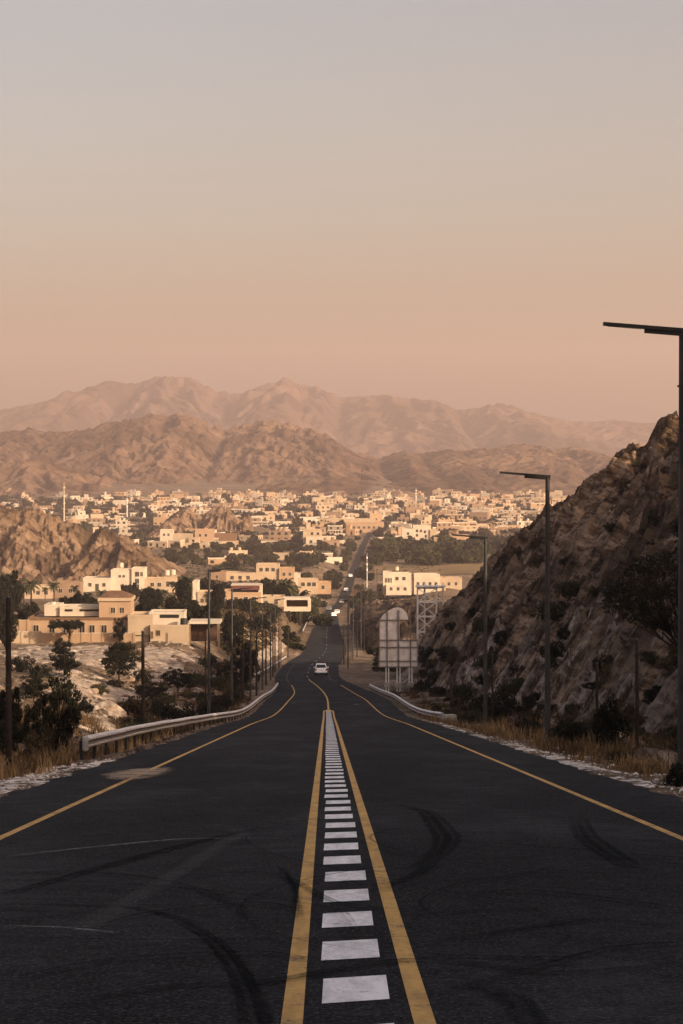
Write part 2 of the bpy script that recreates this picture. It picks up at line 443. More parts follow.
hz = MB().span(-7000, 7000, -900, 11500, -66, 430).build('haze', [])
tag(hz, 'thin peach dust haze filling the whole valley air', 'haze', kind='stuff')
hm = bpy.data.materials.new('dust_haze'); hm.use_nodes = True; hm.node_tree.nodes.clear()
out = hm.node_tree.nodes.new('ShaderNodeOutputMaterial'); pv = hm.node_tree.nodes.new('ShaderNodeVolumePrincipled')
pv.inputs['Color'].default_value = (.885, .695, .65, 1); pv.inputs['Density'].default_value = .000125; pv.inputs['Anisotropy'].default_value = .15
hm.node_tree.links.new(pv.outputs[0], out.inputs['Volume'])
hz.data.materials.append(hm)

vs = scene.view_settings
scene.display_settings.display_device = 'sRGB'; vs.view_transform = 'Standard'; vs.look = 'None'; vs.gamma = 1; vs.exposure = 0.62; vs.use_curve_mapping = False
cy = scene.cycles
cy.use_denoising = True; cy.max_bounces = 6; cy.diffuse_bounces = 3; cy.glossy_bounces = 2; cy.transparent_max_bounces = 12; cy.volume_bounces = 0
cy.use_adaptive_sampling = True; cy.adaptive_threshold = .01
scene.render.use_persistent_data = False

# ------------------------------------------------------------------ ground and road
Yr = [-70.0]
while Yr[-1] < 11000: Yr.append(Yr[-1] + max(.6, .011 * abs(Yr[-1]) if Yr[-1] < 2500 else .06 * Yr[-1]))
Yr = np.array(Yr)
off = [0, 2, 4, 5.4, 5.9, 6.4, 6.9]
while off[-1] < 5500: off.append(off[-1] + max(.55, .05 * (off[-1] - 5)))
off = np.array(off); off = np.concatenate([-off[:0:-1], off])
RXr = road_x(np.minimum(Yr, 2500))
X = RXr[:, None] + off[None, :]; Y = np.repeat(Yr[:, None], len(off), 1)
Z = ground(X, Y)
tag(link('ground', grid_mesh('ground', X, Y, Z, M['desert_soil'])), kind='structure')

def lane_strip(o0, o1, y0, y1, dz, mat, n=None, ys=None):
    """a sheet following the road between two side offsets"""
    ys = np.array([y for y in Yr if y0 < y < y1]) if ys is None else ys
    ys = np.concatenate([[y0], ys, [y1]])
    os_ = np.linspace(o0, o1, n or 2)
    X = road_x(ys)[:, None] + os_[None, :]; Y = np.repeat(ys[:, None], len(os_), 1)
    # the road's own rows carry the height, so that a sheet never cuts it
    Z = np.interp(ys, Yr, road_z(np.minimum(Yr, 2500)))[:, None] + dz + 0 * X
    return X, Y, Z

X, Y, Z = lane_strip(-5.45, 5.45, -70, 1830, 0, None, 12)
X = road_x(Y) + (X - road_x(Y)) * (1 - .14 * sstep(230, 340, Y) - .52 * sstep(420, 920, Y))
jit = .16 * fbm(Y[:, 0] / 1.7, Y[:, 0] * 0 + .5, 5, 3); X[:, 0] += jit; X[:, -1] += .16 * fbm(Y[:, 0] / 1.7, Y[:, 0] * 0 + 9.5, 6, 3)
road = link('road', grid_mesh('road', X, Y, Z, M['asphalt'])); tag(road, kind='structure')
DUST = []
def marking(name, o0, o1, y0, y1, dz=.004, mat='yellow_paint', label=None):
    X, Y, Z = lane_strip(o0, o1, y0, y1, dz, None)
    o = link(name, grid_mesh(name, X, Y, Z, M[mat]), road)
    if label: o['label'] = label
    return o
_taper = pchip([150, 215, 300, 1000], [4.0, 3.43, 3.05, 3.0])
def tapered(name, s, y0, y1, hw, dz, mat):
    ys = np.array([y for y in Yr if y0 <= y <= y1]); oc = s * np.where(ys < 150, 4.0, _taper(np.clip(ys, 150, 1000)))
    O = oc[:, None] + np.array([-hw, hw]); Yt = np.repeat(ys[:, None], 2, 1)
    link(name, grid_mesh(name, road_x(Yt) + O, Yt, road_z(Yt) + dz, M[mat]), road)
for s in (-1, 1):
    tapered('edge_line', s, -60, 300, .055, .004, 'yellow_paint')
    tapered('edge_line', s, 306, 420, .05, .02, 'faded_yellow_paint')
marking('median_line', -.405, -.29, -40, 181); marking('median_line', .29, .405, -40, 181)
mb = MB()
mb.add([(road_x(181) - .43, 181, road_z(181) + .004), (road_x(181) + .43, 181, road_z(181) + .004), (road_x(185) + .1, 185, road_z(185) + .004), (road_x(185) - .1, 185, road_z(185) + .004)], [(0, 1, 2, 3)])
mb.build('median_tip', M['yellow_paint'], road)
marking('centre_line', -.07, .07, 185.2, 335); 
for k in range(22): marking('centre_line', -.07, .07, 345 + k * 22, 353 + k * 22, dz=.02, mat='old_white_paint')
mb = MB(); y = -5.68
while y < 180:
    z0 = float(np.interp(y, Yr, road_z(Yr.clip(max=2500)))) + .004; z1 = float(np.interp(y + 1.15, Yr, road_z(Yr.clip(max=2500)))) + .004
    x = float(road_x(y)); s = .10; j = R.uniform(-.012, .012)
    mb.add([(x - .19 + j, y - s, z0 + .1034 * s), (x + .19 + j, y + s, z0 - .1034 * s), (x + .19 + j, y + 1.15 + s, z1 - .1034 * s), (x - .19 + j, y + 1.15 - s, z1 + .1034 * s)], [(0, 1, 2, 3)])
    y += 2.13
mb.build('hatch_bars', M['white_paint'], road)

def film_strip(name, pts, width, mat, dz=.008, fade=None, world=False):
    """pts are image points on the near road: turned into a strip of real width that lies on the asphalt"""
    P = pts if world else [road_pt(*p) for p in pts]; n = 40
    t = np.linspace(0, len(P) - 1, n); fx = pchip(range(len(P)), [p[0] for p in P])(t); fy = pchip(range(len(P)), [p[1] for p in P])(t)
    tx = np.gradient(fx); ty = np.gradient(fy); l = np.hypot(tx, ty) + 1e-6; nx, ny = -ty / l, tx / l
    if mat == 'tyre_rubber': width = [.72 * q for q in width] if isinstance(width, (list, tuple)) else .72 * width
    wd = np.interp(t, np.linspace(0, len(P) - 1, len(width)), width) if isinstance(width, (list, tuple)) else np.full(n, width)
    e = np.sin(np.linspace(0, math.pi, n)) ** .5 if fade is None else np.interp(np.linspace(0, 1, n), np.linspace(0, 1, len(fade)), fade)
    rr = random.Random(len(name) * 100 + int(pts[0][0] * 7 + pts[0][1])); k = 1 if mat != 'tyre_rubber' else max(2, int(np.max(wd) / .09))
    prof = np.array([0, 1, 1, 1, 0]) if k > 1 else np.array([0, .85, 1, .85, 0]); cr = np.array([-.5, -.38, 0, .38, .5]) if k > 1 else np.array([-.5, -.25, 0, .25, .5])
    Vs = []; Fs = []; As = []
    for q in range(k):
        o = (q + .5) / k - .5; ww = wd * (1.0 if k == 1 else rr.uniform(.5, 1.0) / k); st = rr.uniform(.45, 1) if k > 1 else 1.0; dr = rr.uniform(-.03, .03) * np.sin(np.linspace(0, 3, n)) if k > 1 else 0
        a0 = max(0, rr.uniform(-.12, .12)) if k > 1 else 0; ef = e * np.clip((np.linspace(0, 1, n) - a0) / .08, 0, 1) if k > 1 else e
        u_ = (wd * o + dr)[:, None] + ww[:, None] * cr
        X = fx[:, None] + nx[:, None] * u_; Y = fy[:, None] + ny[:, None] * u_
        i = np.arange(n * 5).reshape(n, 5) + q * n * 5
        Vs.append(np.stack([X, Y, -1.74 - .1034 * Y + dz], -1).reshape(-1, 3)); Fs.append(np.stack([i[:-1, :-1], i[:-1, 1:], i[1:, 1:], i[1:, :-1]], -1).reshape(-1, 4)); As.append((ef[:, None] * prof[None, :] * st).ravel())
    if k > 1:
        cr = np.array([-.5, -.3, 0, .3, .5]); X = fx[:, None] + nx[:, None] * wd[:, None] * cr; Y = fy[:, None] + ny[:, None] * wd[:, None] * cr
        i = np.arange(n * 5).reshape(n, 5) + k * n * 5
        Vs.append(np.stack([X, Y, -1.74 - .1034 * Y + dz - .0006], -1).reshape(-1, 3)); Fs.append(np.stack([i[:-1, :-1], i[:-1, 1:], i[1:, 1:], i[1:, :-1]], -1).reshape(-1, 4)); As.append((e[:, None] * np.array([0, .8, 1, .8, 0])[None, :] * .5).ravel())
    me = mesh_np(name, np.concatenate(Vs), np.concatenate(Fs), M[mat])
    a = me.attributes.new('fade', 'FLOAT', 'POINT'); a.data.foreach_set('value', np.concatenate(As).astype(np.float32))
    return link(name, me, road)
lv = .008
for pts, wd, mat, fd in [
    ([(172, 918), (215, 945), (243, 985), (258, 1040)], [.10, .20, .28], 'tyre_rubber', [.2, .8, 1, 1]),
    ([(178, 918), (225, 945), (255, 985), (272, 1040)], [.08, .12, .16], 'tyre_rubber', [.1, .6, .8, .8]),
    ([(0, 897), (90, 872), (190, 845), (260, 828)], [.25, .3, .25], 'tyre_rubber', [.9, .9, .6, 0]),
    ([(0, 905), (120, 908), (200, 925)], .18, 'tyre_rubber', [.5, .7, .2]),
    ([(395, 804), (430, 815), (446, 835), (438, 855), (415, 868)], [.3, .42, .5, .35, .2], 'tyre_rubber', [.1, .8, 1, .9, .2]),
    ([(576, 815), (590, 840), (612, 856), (637, 870)], [.42, .5, .45], 'tyre_rubber', [.15, .7, 1, 1]),
    ([(395, 918), (480, 912), (560, 909)], .12, 'tyre_rubber', [.1, .9, .4]),
    ([(420, 945), (520, 930), (600, 921), (690, 930)], .16, 'tyre_rubber', [.3, .8, .6, .2]),
    ([(420, 956), (500, 959), (575, 960)], .16, 'tyre_rubber', [.5, .9, .2]),
    ([(440, 985), (490, 992), (520, 1008), (540, 1040)], [.14, .3, .3], 'tyre_rubber', [.3, .9, .9, .8]),
    ([(60, 1010), (160, 990), (260, 985), (420, 962), (560, 975), (690, 965)], .2, 'tyre_rubber', [.3, .7, .8, .9, .6, .4]),
    ([(130, 880), (260, 874), (340, 905), (400, 912)], .14, 'tyre_rubber', [.2, .7, .8, .2]),
    ([(300, 925), (297, 900), (290, 880), (280, 868)], .14, 'tyre_rubber', [.8, 1, .7, 0]),
    ([(0, 985), (120, 962), (250, 955), (310, 962)], .14, 'tyre_rubber', [.4, .6, .5, .2]),
    ([(60, 940), (150, 915), (260, 905), (300, 912)], .12, 'tyre_rubber', [.1, .5, .5, .2]),
    ([(330, 900), (420, 886), (500, 880), (560, 868)], .12, 'tyre_rubber', [.3, .6, .5, .1]),
    ([(438, 858), (418, 875), (395, 884), (372, 888)], [.3, .2, .14], 'tyre_rubber', [.6, .4, .1]),
    ([(425, 1000), (520, 975), (620, 950), (690, 945)], .14, 'tyre_rubber', [.2, .5, .6, .4]),
    ([(445, 900), (520, 893), (600, 900), (683, 912)], .12, 'tyre_rubber', [.2, .5, .4, .3]),
    ([(0, 880), (60, 874), (130, 878), (210, 895), (262, 925)], .16, 'tyre_rubber', [.4, .4, .5, .4, .2]),
    ([(0, 860), (100, 849), (200, 841), (262, 841)], [.10, .13, .10], 'pale_scuff', [.6, 1, 1, .2]),
    ([(55, 950), (130, 905), (190, 868), (236, 838)], [.40, .28, .22, .30], 'road_dust', [.2, .8, 1, 1]),
    ([(208, 833), (232, 832), (244, 839), (226, 845)], [.2, .3, .2], 'road_dust', [.5, 1, 1, .3]),
    ([(0, 930), (60, 932), (120, 938)], .09, 'pale_scuff', [.4, .9, .1]),
    ([(116, 784), (132, 777), (150, 771), (168, 768)], [.5, 1.7, 1.3, .4], 'spilt_sand', [.7, 1, .9, .2]),
]:
    o = film_strip('skid_mark' if mat == 'tyre_rubber' else 'sand_patch' if mat == 'spilt_sand' else 'dust_streak', pts, wd, mat, lv); lv += .0012
rs = random.Random(12)
for cx_, cy_, r0, a0, a1 in ((-3.4, 17.5, 3.4, -.4, 2.4), (3.6, 19.5, 3.0, 1.2, 4.2), (2.2, 16.0, 5.2, -.2, 1.9), (-1.0, 24.0, 4.6, 2.8, 5.2), (4.5, 27.0, 4.2, 2.2, 4.6), (-4.0, 28.0, 3.2, .2, 2.6), (0.5, 15.5, 4.0, 3.0, 4.4), (-2.0, 20.0, 6.5, .1, 1.3)):
    for k in (0, 1.45):                                      # the two wheels of a car thrown round in circles
        n_ = 9; ww = rs.uniform(.09, .17); st = rs.uniform(.35, .75)
        pts = [(cx_ + (r0 + k) * math.cos(a0 + (a1 - a0) * i / n_) * (1 + .04 * math.sin(i)), cy_ + (r0 + k) * 1.25 * math.sin(a0 + (a1 - a0) * i / n_)) for i in range(n_ + 1)]
        if any(abs(q[0]) > 5.2 for q in pts): pts = [q for q in pts if abs(q[0]) < 5.2]
        if len(pts) < 4: continue
        film_strip('skid_mark', pts, [ww * .6, ww, ww * .8], 'tyre_rubber', lv, [.1, st, st, st * .7, .05], True); lv += .0012
for c, r_, wpx in ((293.5, 710.5, 10), (356, 711, 10)):        # worn lane arrows far down the hill
    d = hit(c, r_ + 1) if False else 1.74 * F / (r_ - 690)
    x = px(c, d); z = float(np.interp(d, Yr, road_z(Yr.clip(max=2500)))) + .006
    MB().add([(x - .1, d - 3, z + .31), (x + .1, d - 3, z + .31), (x + .35, d + 1, z - .1034), (x, d + 4, z - .41), (x - .35, d + 1, z - .1034)], [(0, 1, 2, 3, 4)]).build('lane_arrow', M['old_white_paint'], road)

# side track joining on the left far below
def ribbon(name, pts, width, mat, dz=.05):
    P = np.array(pts, float); t = np.linspace(0, len(P) - 1, 60)
    fx = pchip(range(len(P)), P[:, 0])(t); fy = pchip(range(len(P)), P[:, 1])(t)
    tx = np.gradient(fx); ty = np.gradient(fy); l = np.hypot(tx, ty); nx, ny = -ty / l, tx / l
    cr = np.linspace(-.5, .5, 7)
    X = fx[:, None] + nx[:, None] * width * cr; Y = fy[:, None] + ny[:, None] * width * cr
    return link(name, grid_mesh(name, X, Y, ground(X, Y) + dz, M[mat]))

# ------------------------------------------------------------------ the rock hill right of the road
def hill_foot(y):
    return 9.0 + 4.6 * (1 - sstep(150, 330, y)) - 1.3 * np.exp(-((y - 78) / 14) ** 2) - np.maximum(0, 20 - y) * 0.0
_hu = [-40, -4, 0, 1.5, 4.5, 10.5, 16, 21.7, 30, 36, 48, 70, 110, 200]
_hh = [-26, -2, .6, 3.2, 7.8, 14.3, 19, 23.6, 28.4, 29.8, 32, 35, 33, 30]
hill_prof = pchip(_hu, _hh)
def hill(x, y):
    u = x - hill_foot(y) - .9 * fbm(y / 9, x / 9, 61, 3)
    h = hill_prof(u)
    nose = 1 - sstep(352, 385 + .9 * np.clip(u, 0, 80), y)
    near = 1 - .25 * np.exp(-((y - 80) / 50) ** 2) * (u < 60)
    back = sstep(-420, -300, y)
    near = near + .7 * (1 - sstep(-70, 30, y)) * sstep(10, 40, u)  # hill raised out of view behind the camera to shade the road
    h = np.where(h > 0, h * nose * back * near, h) - (1 - nose) * 2.5 - (1 - back) * 3
    k = sstep(0, 5, u) * nose * back
    # crags, gullies down the face and small broken ledges
    g = ridged(y / 24 + .35 * x / 24, x / 52, 71, 4)
    wx = x + 1.2 * fbm(x / 5, y / 7, 101, 3); wy = y + 2.0 * fbm(x / 6, y / 5, 103, 3)
    b1, e1 = cells((wx + .5 * wy) / 7.5, (wy - .45 * wx) / 13, 111); b2, e2 = cells((wx + .5 * wy) / 2.6, (wy - .45 * wx) / 4.6, 117); b3, e3 = cells(wx / 1.0, wy / 1.6, 119)
    rug = .45 + .55 * sstep(-.2, .35, fbm(x / 14, y / 22, 107, 3) + .03 * (u - 8))
    h = h + k * (5.5 * (g - .62) * sstep(3, 20, u) + 2.6 * (ridged(x / 8, y / 11, 83, 4, .55) - .6) + .55 * fbm(x / 1.8, y / 2.6, 91, 4, .62))
    h = h + k * rug * (3.4 * (b1 - .5) * sstep(4, 14, u) + 1.7 * (b2 - .5) + .55 * (b3 - .5) - .9 * (1 - sstep(0, .16, e2)) - .9 * (1 - sstep(0, .09, e1)))
    rz = road_z(np.clip(y, -450, 2500))
    return rz + h
ys = np.concatenate([np.arange(-430, 30, 5.0), np.arange(30, 150, .40), np.arange(150, 420, .75), np.arange(420, 520, 6)])
us = np.concatenate([np.arange(-4, 6, .30), np.arange(6, 34, .42), np.arange(34, 60, .9), np.arange(60, 200, 5)])
Yh = np.repeat(ys[:, None], len(us), 1); Xh = hill_foot(Yh) + us[None, :]
hme = grid_mesh('rocky_hill', Xh, Yh, hill(Xh, Yh), M['hill_rock'], True); hme.materials.append(M['cut_rock'])
Um = np.repeat(us[None, :], len(ys), 0); cutm = Um + 3.0 * fbm(Xh / 7, Yh / 9, 15, 4) < 1.2 + 5.5 * np.exp(-((Yh - 80) / 26) ** 2) + 2.0 * sstep(110, 150, Yh) * fbm(Yh / 30, Yh * 0, 5, 2)
hme.polygons.foreach_set('material_index', cutm[:-1, :-1].ravel().astype(np.int32))
tag(link('rocky_hill', hme), 'dark brown craggy rock hill rising right of the road', 'hill', kind='structure')

def top(x, y):                                # ground or hill, whichever stands higher
    g = gz(x, y)
    if x > float(hill_foot(np.array(y))) - 3 and y < 500: g = max(g, float(hill(np.array([float(x)]), np.array([float(y)]))[0]))
    return g
def hit_top(col, row, d0=40, d1=420):
    for d in np.arange(d0, d1, .5):
        if zrow(row, d) <= top(px(col, d), d): return float(d)
    return None

# ------------------------------------------------------------------ ridges: knolls and mountains
def erode(h, up, dx, dy, iters, K):
    """rain and rivers: raises the range slowly and cuts branching valleys into it (implicit stream power)"""
    ny, nx = h.shape; n = ny * nx; idx = np.arange(n).reshape(ny, nx); edge = np.zeros((ny, nx), bool); edge[0] = edge[-1] = True
    nb = [(j, i, math.hypot(j * dy, i * dx)) for j in (-1, 0, 1) for i in (-1, 0, 1) if i or j]
    for it in range(iters):
        h = h + up * np.where(edge, 0, 1) / iters
        best = np.zeros((ny, nx)); rec = idx.copy(); dl = np.ones((ny, nx))
        for j, i, d in nb:
            q = np.full((ny, nx), 1e9); qi = idx.copy()
            ys_, yd = (slice(max(0, j), ny + min(0, j)), slice(max(0, -j), ny + min(0, -j))); xs_, xd = (slice(max(0, i), nx + min(0, i)), slice(max(0, -i), nx + min(0, -i)))
            q[yd, xd] = h[ys_, xs_]; qi[yd, xd] = idx[ys_, xs_]
            s = (h - q) / d; c = s > best
            best = np.where(c, s, best); rec = np.where(c, qi, rec); dl = np.where(c, d, dl)
        o = np.argsort(-h.ravel(), kind='stable').tolist(); r = rec.ravel().tolist(); A = [1.0] * n
        for k in o:
            if r[k] != k: A[r[k]] += A[k]
        f = (K * np.array(A) ** .5 / dl.ravel()).tolist(); H = h.ravel().tolist(); o.reverse()
        for k in o:
            q = r[k]
            if q != k: H[k] = (H[k] + f[k] * H[q]) / (1 + f[k])
        h = np.array(H).reshape(ny, nx)
        g = h.copy(); g[1:-1, 1:-1] += .06 * (h[:-2, 1:-1] + h[2:, 1:-1] + h[1:-1, :-2] + h[1:-1, 2:] - 4 * h[1:-1, 1:-1]); h = g
    return h

def upsample(a, ny, nx):
    y = np.linspace(0, a.shape[0] - 1, ny); x = np.linspace(0, a.shape[1] - 1, nx)
    i = np.clip(y.astype(int), 0, a.shape[0] - 2); j = np.clip(x.astype(int), 0, a.shape[1] - 2); v = (y - i)[:, None]; u = (x - j)[None, :]
    return a[i][:, j] * (1 - v) * (1 - u) + a[i][:, j + 1] * (1 - v) * u + a[i + 1][:, j] * v * (1 - u) + a[i + 1][:, j + 1] * v * u

def ridge(name, pts, Y0, df, db, nx, ny, mat, seed, base=-64.0, fine=.01, spur=.35, K=2.6, iters=12, up=2, scale=60.0, sharp=.04, kind='structure'):
    """a range whose crest runs along the given image points at distance Y0, worn by water; up = refinement of the worn grid"""
    xs = np.array([px(c, Y0) for c, r_ in pts]); zs = np.array([zrow(r_, Y0) for c, r_ in pts])
    Xc = np.linspace(xs[0], xs[-1], nx); nf = int(ny * df / (df + db)); T = np.concatenate([np.linspace(-1, 0, nf, endpoint=False), np.linspace(0, 1, ny - nf)])
    e = np.interp(Xc, xs, zs) - base
    a = np.abs(T)[:, None] * np.ones((1, nx)); L = xs[-1] - xs[0]
    Xg = np.repeat(Xc[None], ny, 0); Yg = np.repeat(np.where(T < 0, T * df, T * db)[:, None], nx, 1)
    body = (1 - a) ** 1.25
    big = fbm(Xg / (scale * 3), Yg / (scale * 4), seed, 4, .55)
    h = e[None, :] * (body * (.75 + .35 * big * sstep(0, .25, a)) + .05 * fbm(Xg / scale * 1.3, Yg / scale * 1.3, seed + 3, 5, .6))
    h = erode(h, e[None, :] * body ** .5 * 3.0, L / nx, (df + db) / ny, iters, K * .5 * (L / nx + (df + db) / ny) / 5)
    top_ = h[max(0, nf - 4):nf + 5].max(0); k = e / np.maximum(top_, .15 * e)
    ker = np.hanning(max(5, nx // 60) | 1); ker /= ker.sum(); k = np.convolve(np.pad(k, len(ker) // 2, mode='edge'), ker, mode='valid'); h = h * k[None, :]
    NX, NY = nx * up, ny * up; h = upsample(h, NY, NX); Tn = np.interp(np.linspace(0, 1, NY), np.linspace(0, 1, ny), T); Xn = np.linspace(xs[0], xs[-1], NX); en = np.interp(Xn, xs, zs) - base
    X = np.repeat(Xn[None], NY, 0); wob = spur * fbm(Xn / (scale * 4), Xn * 0 + seed, seed, 3)[None, :]
    Y = Y0 + np.where(Tn[:, None] < 0, Tn[:, None] * df * (1 + wob), Tn[:, None] * db)
    m_ = sstep(0, .1, 1 - np.abs(Tn))[:, None]
    h = h + en[None, :] * m_ * (fine * fbm(X / (scale * .09), Y / (scale * .12), seed + 11, 4, .62) + sharp * (ridged(X / (scale * .4), Y / (scale * .55), seed + 17, 4, .55) - .55))
    Z = base - 6 + h + 6 * sstep(0, .06, 1 - np.abs(Tn))[:, None]
    return tag(link(name, grid_mesh(name, X, Y, Z, M[mat], True)), kind=kind)

ridge('far_mountains', [(-420, 420), (-250, 410), (-120, 416), (-60, 406), (0, 410), (45, 402), (85, 388), (105, 381), (130, 383), (150, 379), (178, 376), (196, 380), (215, 391), (236, 394), (262, 386), (287, 378), (305, 385), (322, 388), (340, 398),
      (372, 396), (392, 395), (412, 399), (440, 402), (460, 411), (485, 406), (508, 404), (528, 412), (552, 418), (580, 422), (610, 420), (650, 424), (690, 428), (740, 420), (820, 410), (950, 418), (1080, 425)], 7600, 1700, 1200, 480, 170, 'dark_mountain_rock', 11, -45, scale=190, sharp=.07)
ridge('near_mountains', [(-420, 440), (-250, 425), (-140, 436), (-60, 430), (0, 433), (30, 429), (55, 432), (85, 430), (108, 424), (128, 420), (150, 414), (170, 416), (192, 414), (206, 424), (226, 430), (246, 425), (262, 421), (280, 422), (300, 427), (318, 434), (336, 441),
      (356, 452), (378, 458), (400, 451), (420, 454), (440, 450), (462, 452), (486, 449), (508, 445), (530, 444), (556, 449), (582, 447), (606, 456), (640, 462), (690, 470), (760, 455), (860, 448), (980, 455), (1080, 460)], 3700, 850, 500, 640, 230, 'mountain_rock', 29, -60, scale=90, sharp=.10, fine=.02)
ridge('foothills', [(-300, 480), (-100, 470), (0, 463), (40, 460), (75, 470), (110, 482), (140, 492), (180, 493), (250, 489), (300, 480), (330, 472), (350, 478), (380, 485), (410, 478), (440, 480), (470, 474), (500, 478), (540, 474), (580, 480), (640, 478), (700, 480), (900, 470), (1000, 480)],
      2960, 330, 250, 560, 90, 'mountain_rock', 43, -63, scale=50)
ridge('rocky_knoll', [(-110, 545), (-60, 520), (-20, 510), (6, 507), (22, 510), (40, 511), (58, 517), (76, 524), (92, 533), (104, 529), (116, 535), (128, 541), (150, 553), (178, 572), (205, 586)],
      1010, 170, 90, 240, 120, 'knoll_rock', 57, -62, K=1.2, fine=.035, scale=26, sharp=.10)
ridge('rocky_knoll', [(0, 590), (30, 582), (60, 566), (90, 553), (108, 545), (124, 541), (140, 551), (160, 566), (185, 582), (200, 588)],
      930, 60, 50, 160, 60, 'knoll_rock', 63, -60, K=1.2, fine=.035, scale=18, sharp=.10)
ridge('rocky_knoll', [(150, 532), (164, 523), (176, 514), (186, 507), (194, 512), (203, 515), (213, 508), (221, 506), (232, 512), (243, 520), (254, 529), (262, 536)], 1600, 75, 60, 160, 60, 'knoll_rock', 77, -62, K=1.2, fine=.035, scale=24, sharp=.08)

ridge('rocky_knoll', [(352, 648), (358, 636), (366, 626), (376, 618), (388, 611), (400, 606), (412, 604), (426, 602), (440, 604), (460, 610), (490, 625)], 560, 95, 130, 200, 90, 'dark_knoll_rock', 91, -48, K=.35, fine=.02, scale=16, sharp=.04)
# ------------------------------------------------------------------ roadside things
def ordinal(k):
    a = ['first', 'second', 'third', 'fourth', 'fifth', 'sixth', 'seventh', 'eighth', 'ninth', 'tenth', 'eleventh', 'twelfth', 'thirteenth', 'fourteenth', 'fifteenth', 'sixteenth', 'seventeenth', 'eighteenth', 'nineteenth']
    if k >= 100: return 'hundred and ' + ordinal(k - 100) if k > 100 else 'hundredth'
    if k <= 19: return a[k - 1]
    t = {2: 'twent', 3: 'thirt', 4: 'fort', 5: 'fift', 6: 'sixt', 7: 'sevent', 8: 'eight', 9: 'ninet'}[k // 10]
    return t + 'ieth' if k % 10 == 0 else t + 'y-' + a[k % 10 - 1]

def number_labels(items):
    """items (object, label stem, image column): equal stems are told apart by their order from left to right"""
    by = {}
    for o, s, c in items: by.setdefault(s, []).append((c, o))
    for s, l in by.items():
        l.sort(key=lambda q: q[0])
        for k, (c, o) in enumerate(l):
            o['label'] = s if len(l) == 1 else s + (', leftmost of them' if k == 0 else ', rightmost of them' if k == len(l) - 1 else ', %s from the left' % ordinal(k + 1))

def col_of(o): return CX + o.location.x / o.location.y * F

# street lamps: square tapered pole, thin flat lamp arm tilted up a little, thicker bracket under it
def make_lamp(h=9.1, arm=1.62, r=.098):
    root = empty('street_lamp')
    m = MB(); m.tube((0, 0, 0), (0, 0, 2.2), r * 1.08, r, 8); m.tube((0, 0, 2.2), (0, 0, h), r, r * .74, 8)
    for z in (2.2, h - 1.1, h - 1.75): m.tube((0, 0, z - .02), (0, 0, z + .02), r * 1.12, None, 8)
    m.build('pole', M['lamp_pole_steel'], root, smooth=False)
    m = MB(); m.box((0, 0, .015), (.36, .36, .03))
    for i in (-1, 1):
        for j in (-1, 1): m.tube((i * .13, j * .13, .03), (i * .13, j * .13, .07), .018, None, 6)
    m.build('base_plate', M['lamp_pole_steel'], root)
    m = MB(); m.add([(.09, -.055, h - .10), (.09, .055, h - .10), (-.78, .055, h - .03), (-.78, -.055, h - .03), (.09, -.055, h - .022), (.09, .055, h - .022), (-.78, .055, h + .05), (-.78, -.055, h + .05)], [(0, 1, 2, 3), (7, 6, 5, 4), (0, 4, 5, 1), (1, 5, 6, 2), (2, 6, 7, 3), (3, 7, 4, 0)]); m.bar((-.03, 0, h - .45), (-.03, 0, h - .1), .05, .05)
    m.build('bracket', M['dark_lamp_paint'], root, bevel=.008)
    m = MB(); m.add([(.10, -.07, h - .02), (.10, .07, h - .02), (-arm, .11, h + .12), (-arm, -.11, h + .12), (.10, -.07, h + .06), (.10, .07, h + .06), (-arm, .11, h + .19), (-arm, -.11, h + .19)],
        [(0, 1, 2, 3), (7, 6, 5, 4), (0, 4, 5, 1), (1, 5, 6, 2), (2, 6, 7, 3), (3, 7, 4, 0)])
    hd = m.build('lamp_head', M['dark_lamp_paint'], root)
    m = MB(); m.add([(-.85, -.06, h + .045), (-.85, .06, h + .045), (-arm + .08, .08, h + .105), (-arm + .08, -.08, h + .105)], [(0, 1, 2, 3)])
    m.build('lens', M['dark_glass'], hd)
    return root
lampP = make_lamp()
spots = [(682.5, 49.5, 331.5, 0, 'tall dark street lamp cut by the right edge of the picture'), (547.5, 82, 477, 0, 'tall grey street lamp in the middle of the right verge'),
         (485.5, 116, 538, 0, 'street lamp at the foot of the rock hill, beyond the tall ones')]
lefts = [(209, 160, 571), (232, 205, 590), (250.5, 245, 599), (262.5, 285, 607), (270.5, 330, 614), (275, 375, 600), (281, 425, 612)]
rights = [(348, 395, 601), (353, 440, 597), (361, 520, 590), (367, 640, 588), (373, 780, 578)]
first = True
lab_l = ['nearest tall street lamp behind the left guardrail', 'second street lamp behind the left guardrail, beside the red door shed', 'third street lamp behind the left guardrail', 'fourth street lamp behind the left guardrail',
         'fifth street lamp behind the left guardrail', 'street lamp beyond the end of the near left guardrail', 'small street lamp farthest along the left verge']
lab_r = ['far street lamp right of the white car', 'far street lamp left of the broken billboard, second from the left', 'far street lamp left of the broken billboard, third from the left', 'far street lamp between billboard and road, fourth from the left',
         'most distant street lamp on the right of the road']
def put_lamp(c, d, rowtop, flip, label, group):
    global first
    o = lampP if first else copy_tree(lampP)
    first = False
    x = px(c, d); z = top(x, d) - .02
    if d < 300 and x < 0: z = max(z, float(road_z(np.array(d))) - .6)
    hgt = zrow(rowtop, d) - z
    o.location = (x, d, z); s = max(.7, min(1.45, hgt / 9.1)); o.scale = (1.0, 1, s)
    if flip: o.rotation_euler = (0, 0, math.pi)
    tag(o, label, 'street lamp', group)
for s in spots: put_lamp(*s, 'street lamps on the right verge')
for (c, d, r_), l in zip(lefts, lab_l): put_lamp(c, d, r_, 1, l, 'street lamps on the left verge')
for (c, d, r_), l in zip(rights, lab_r): put_lamp(c, d, r_, 0, l, 'street lamps far down the road')

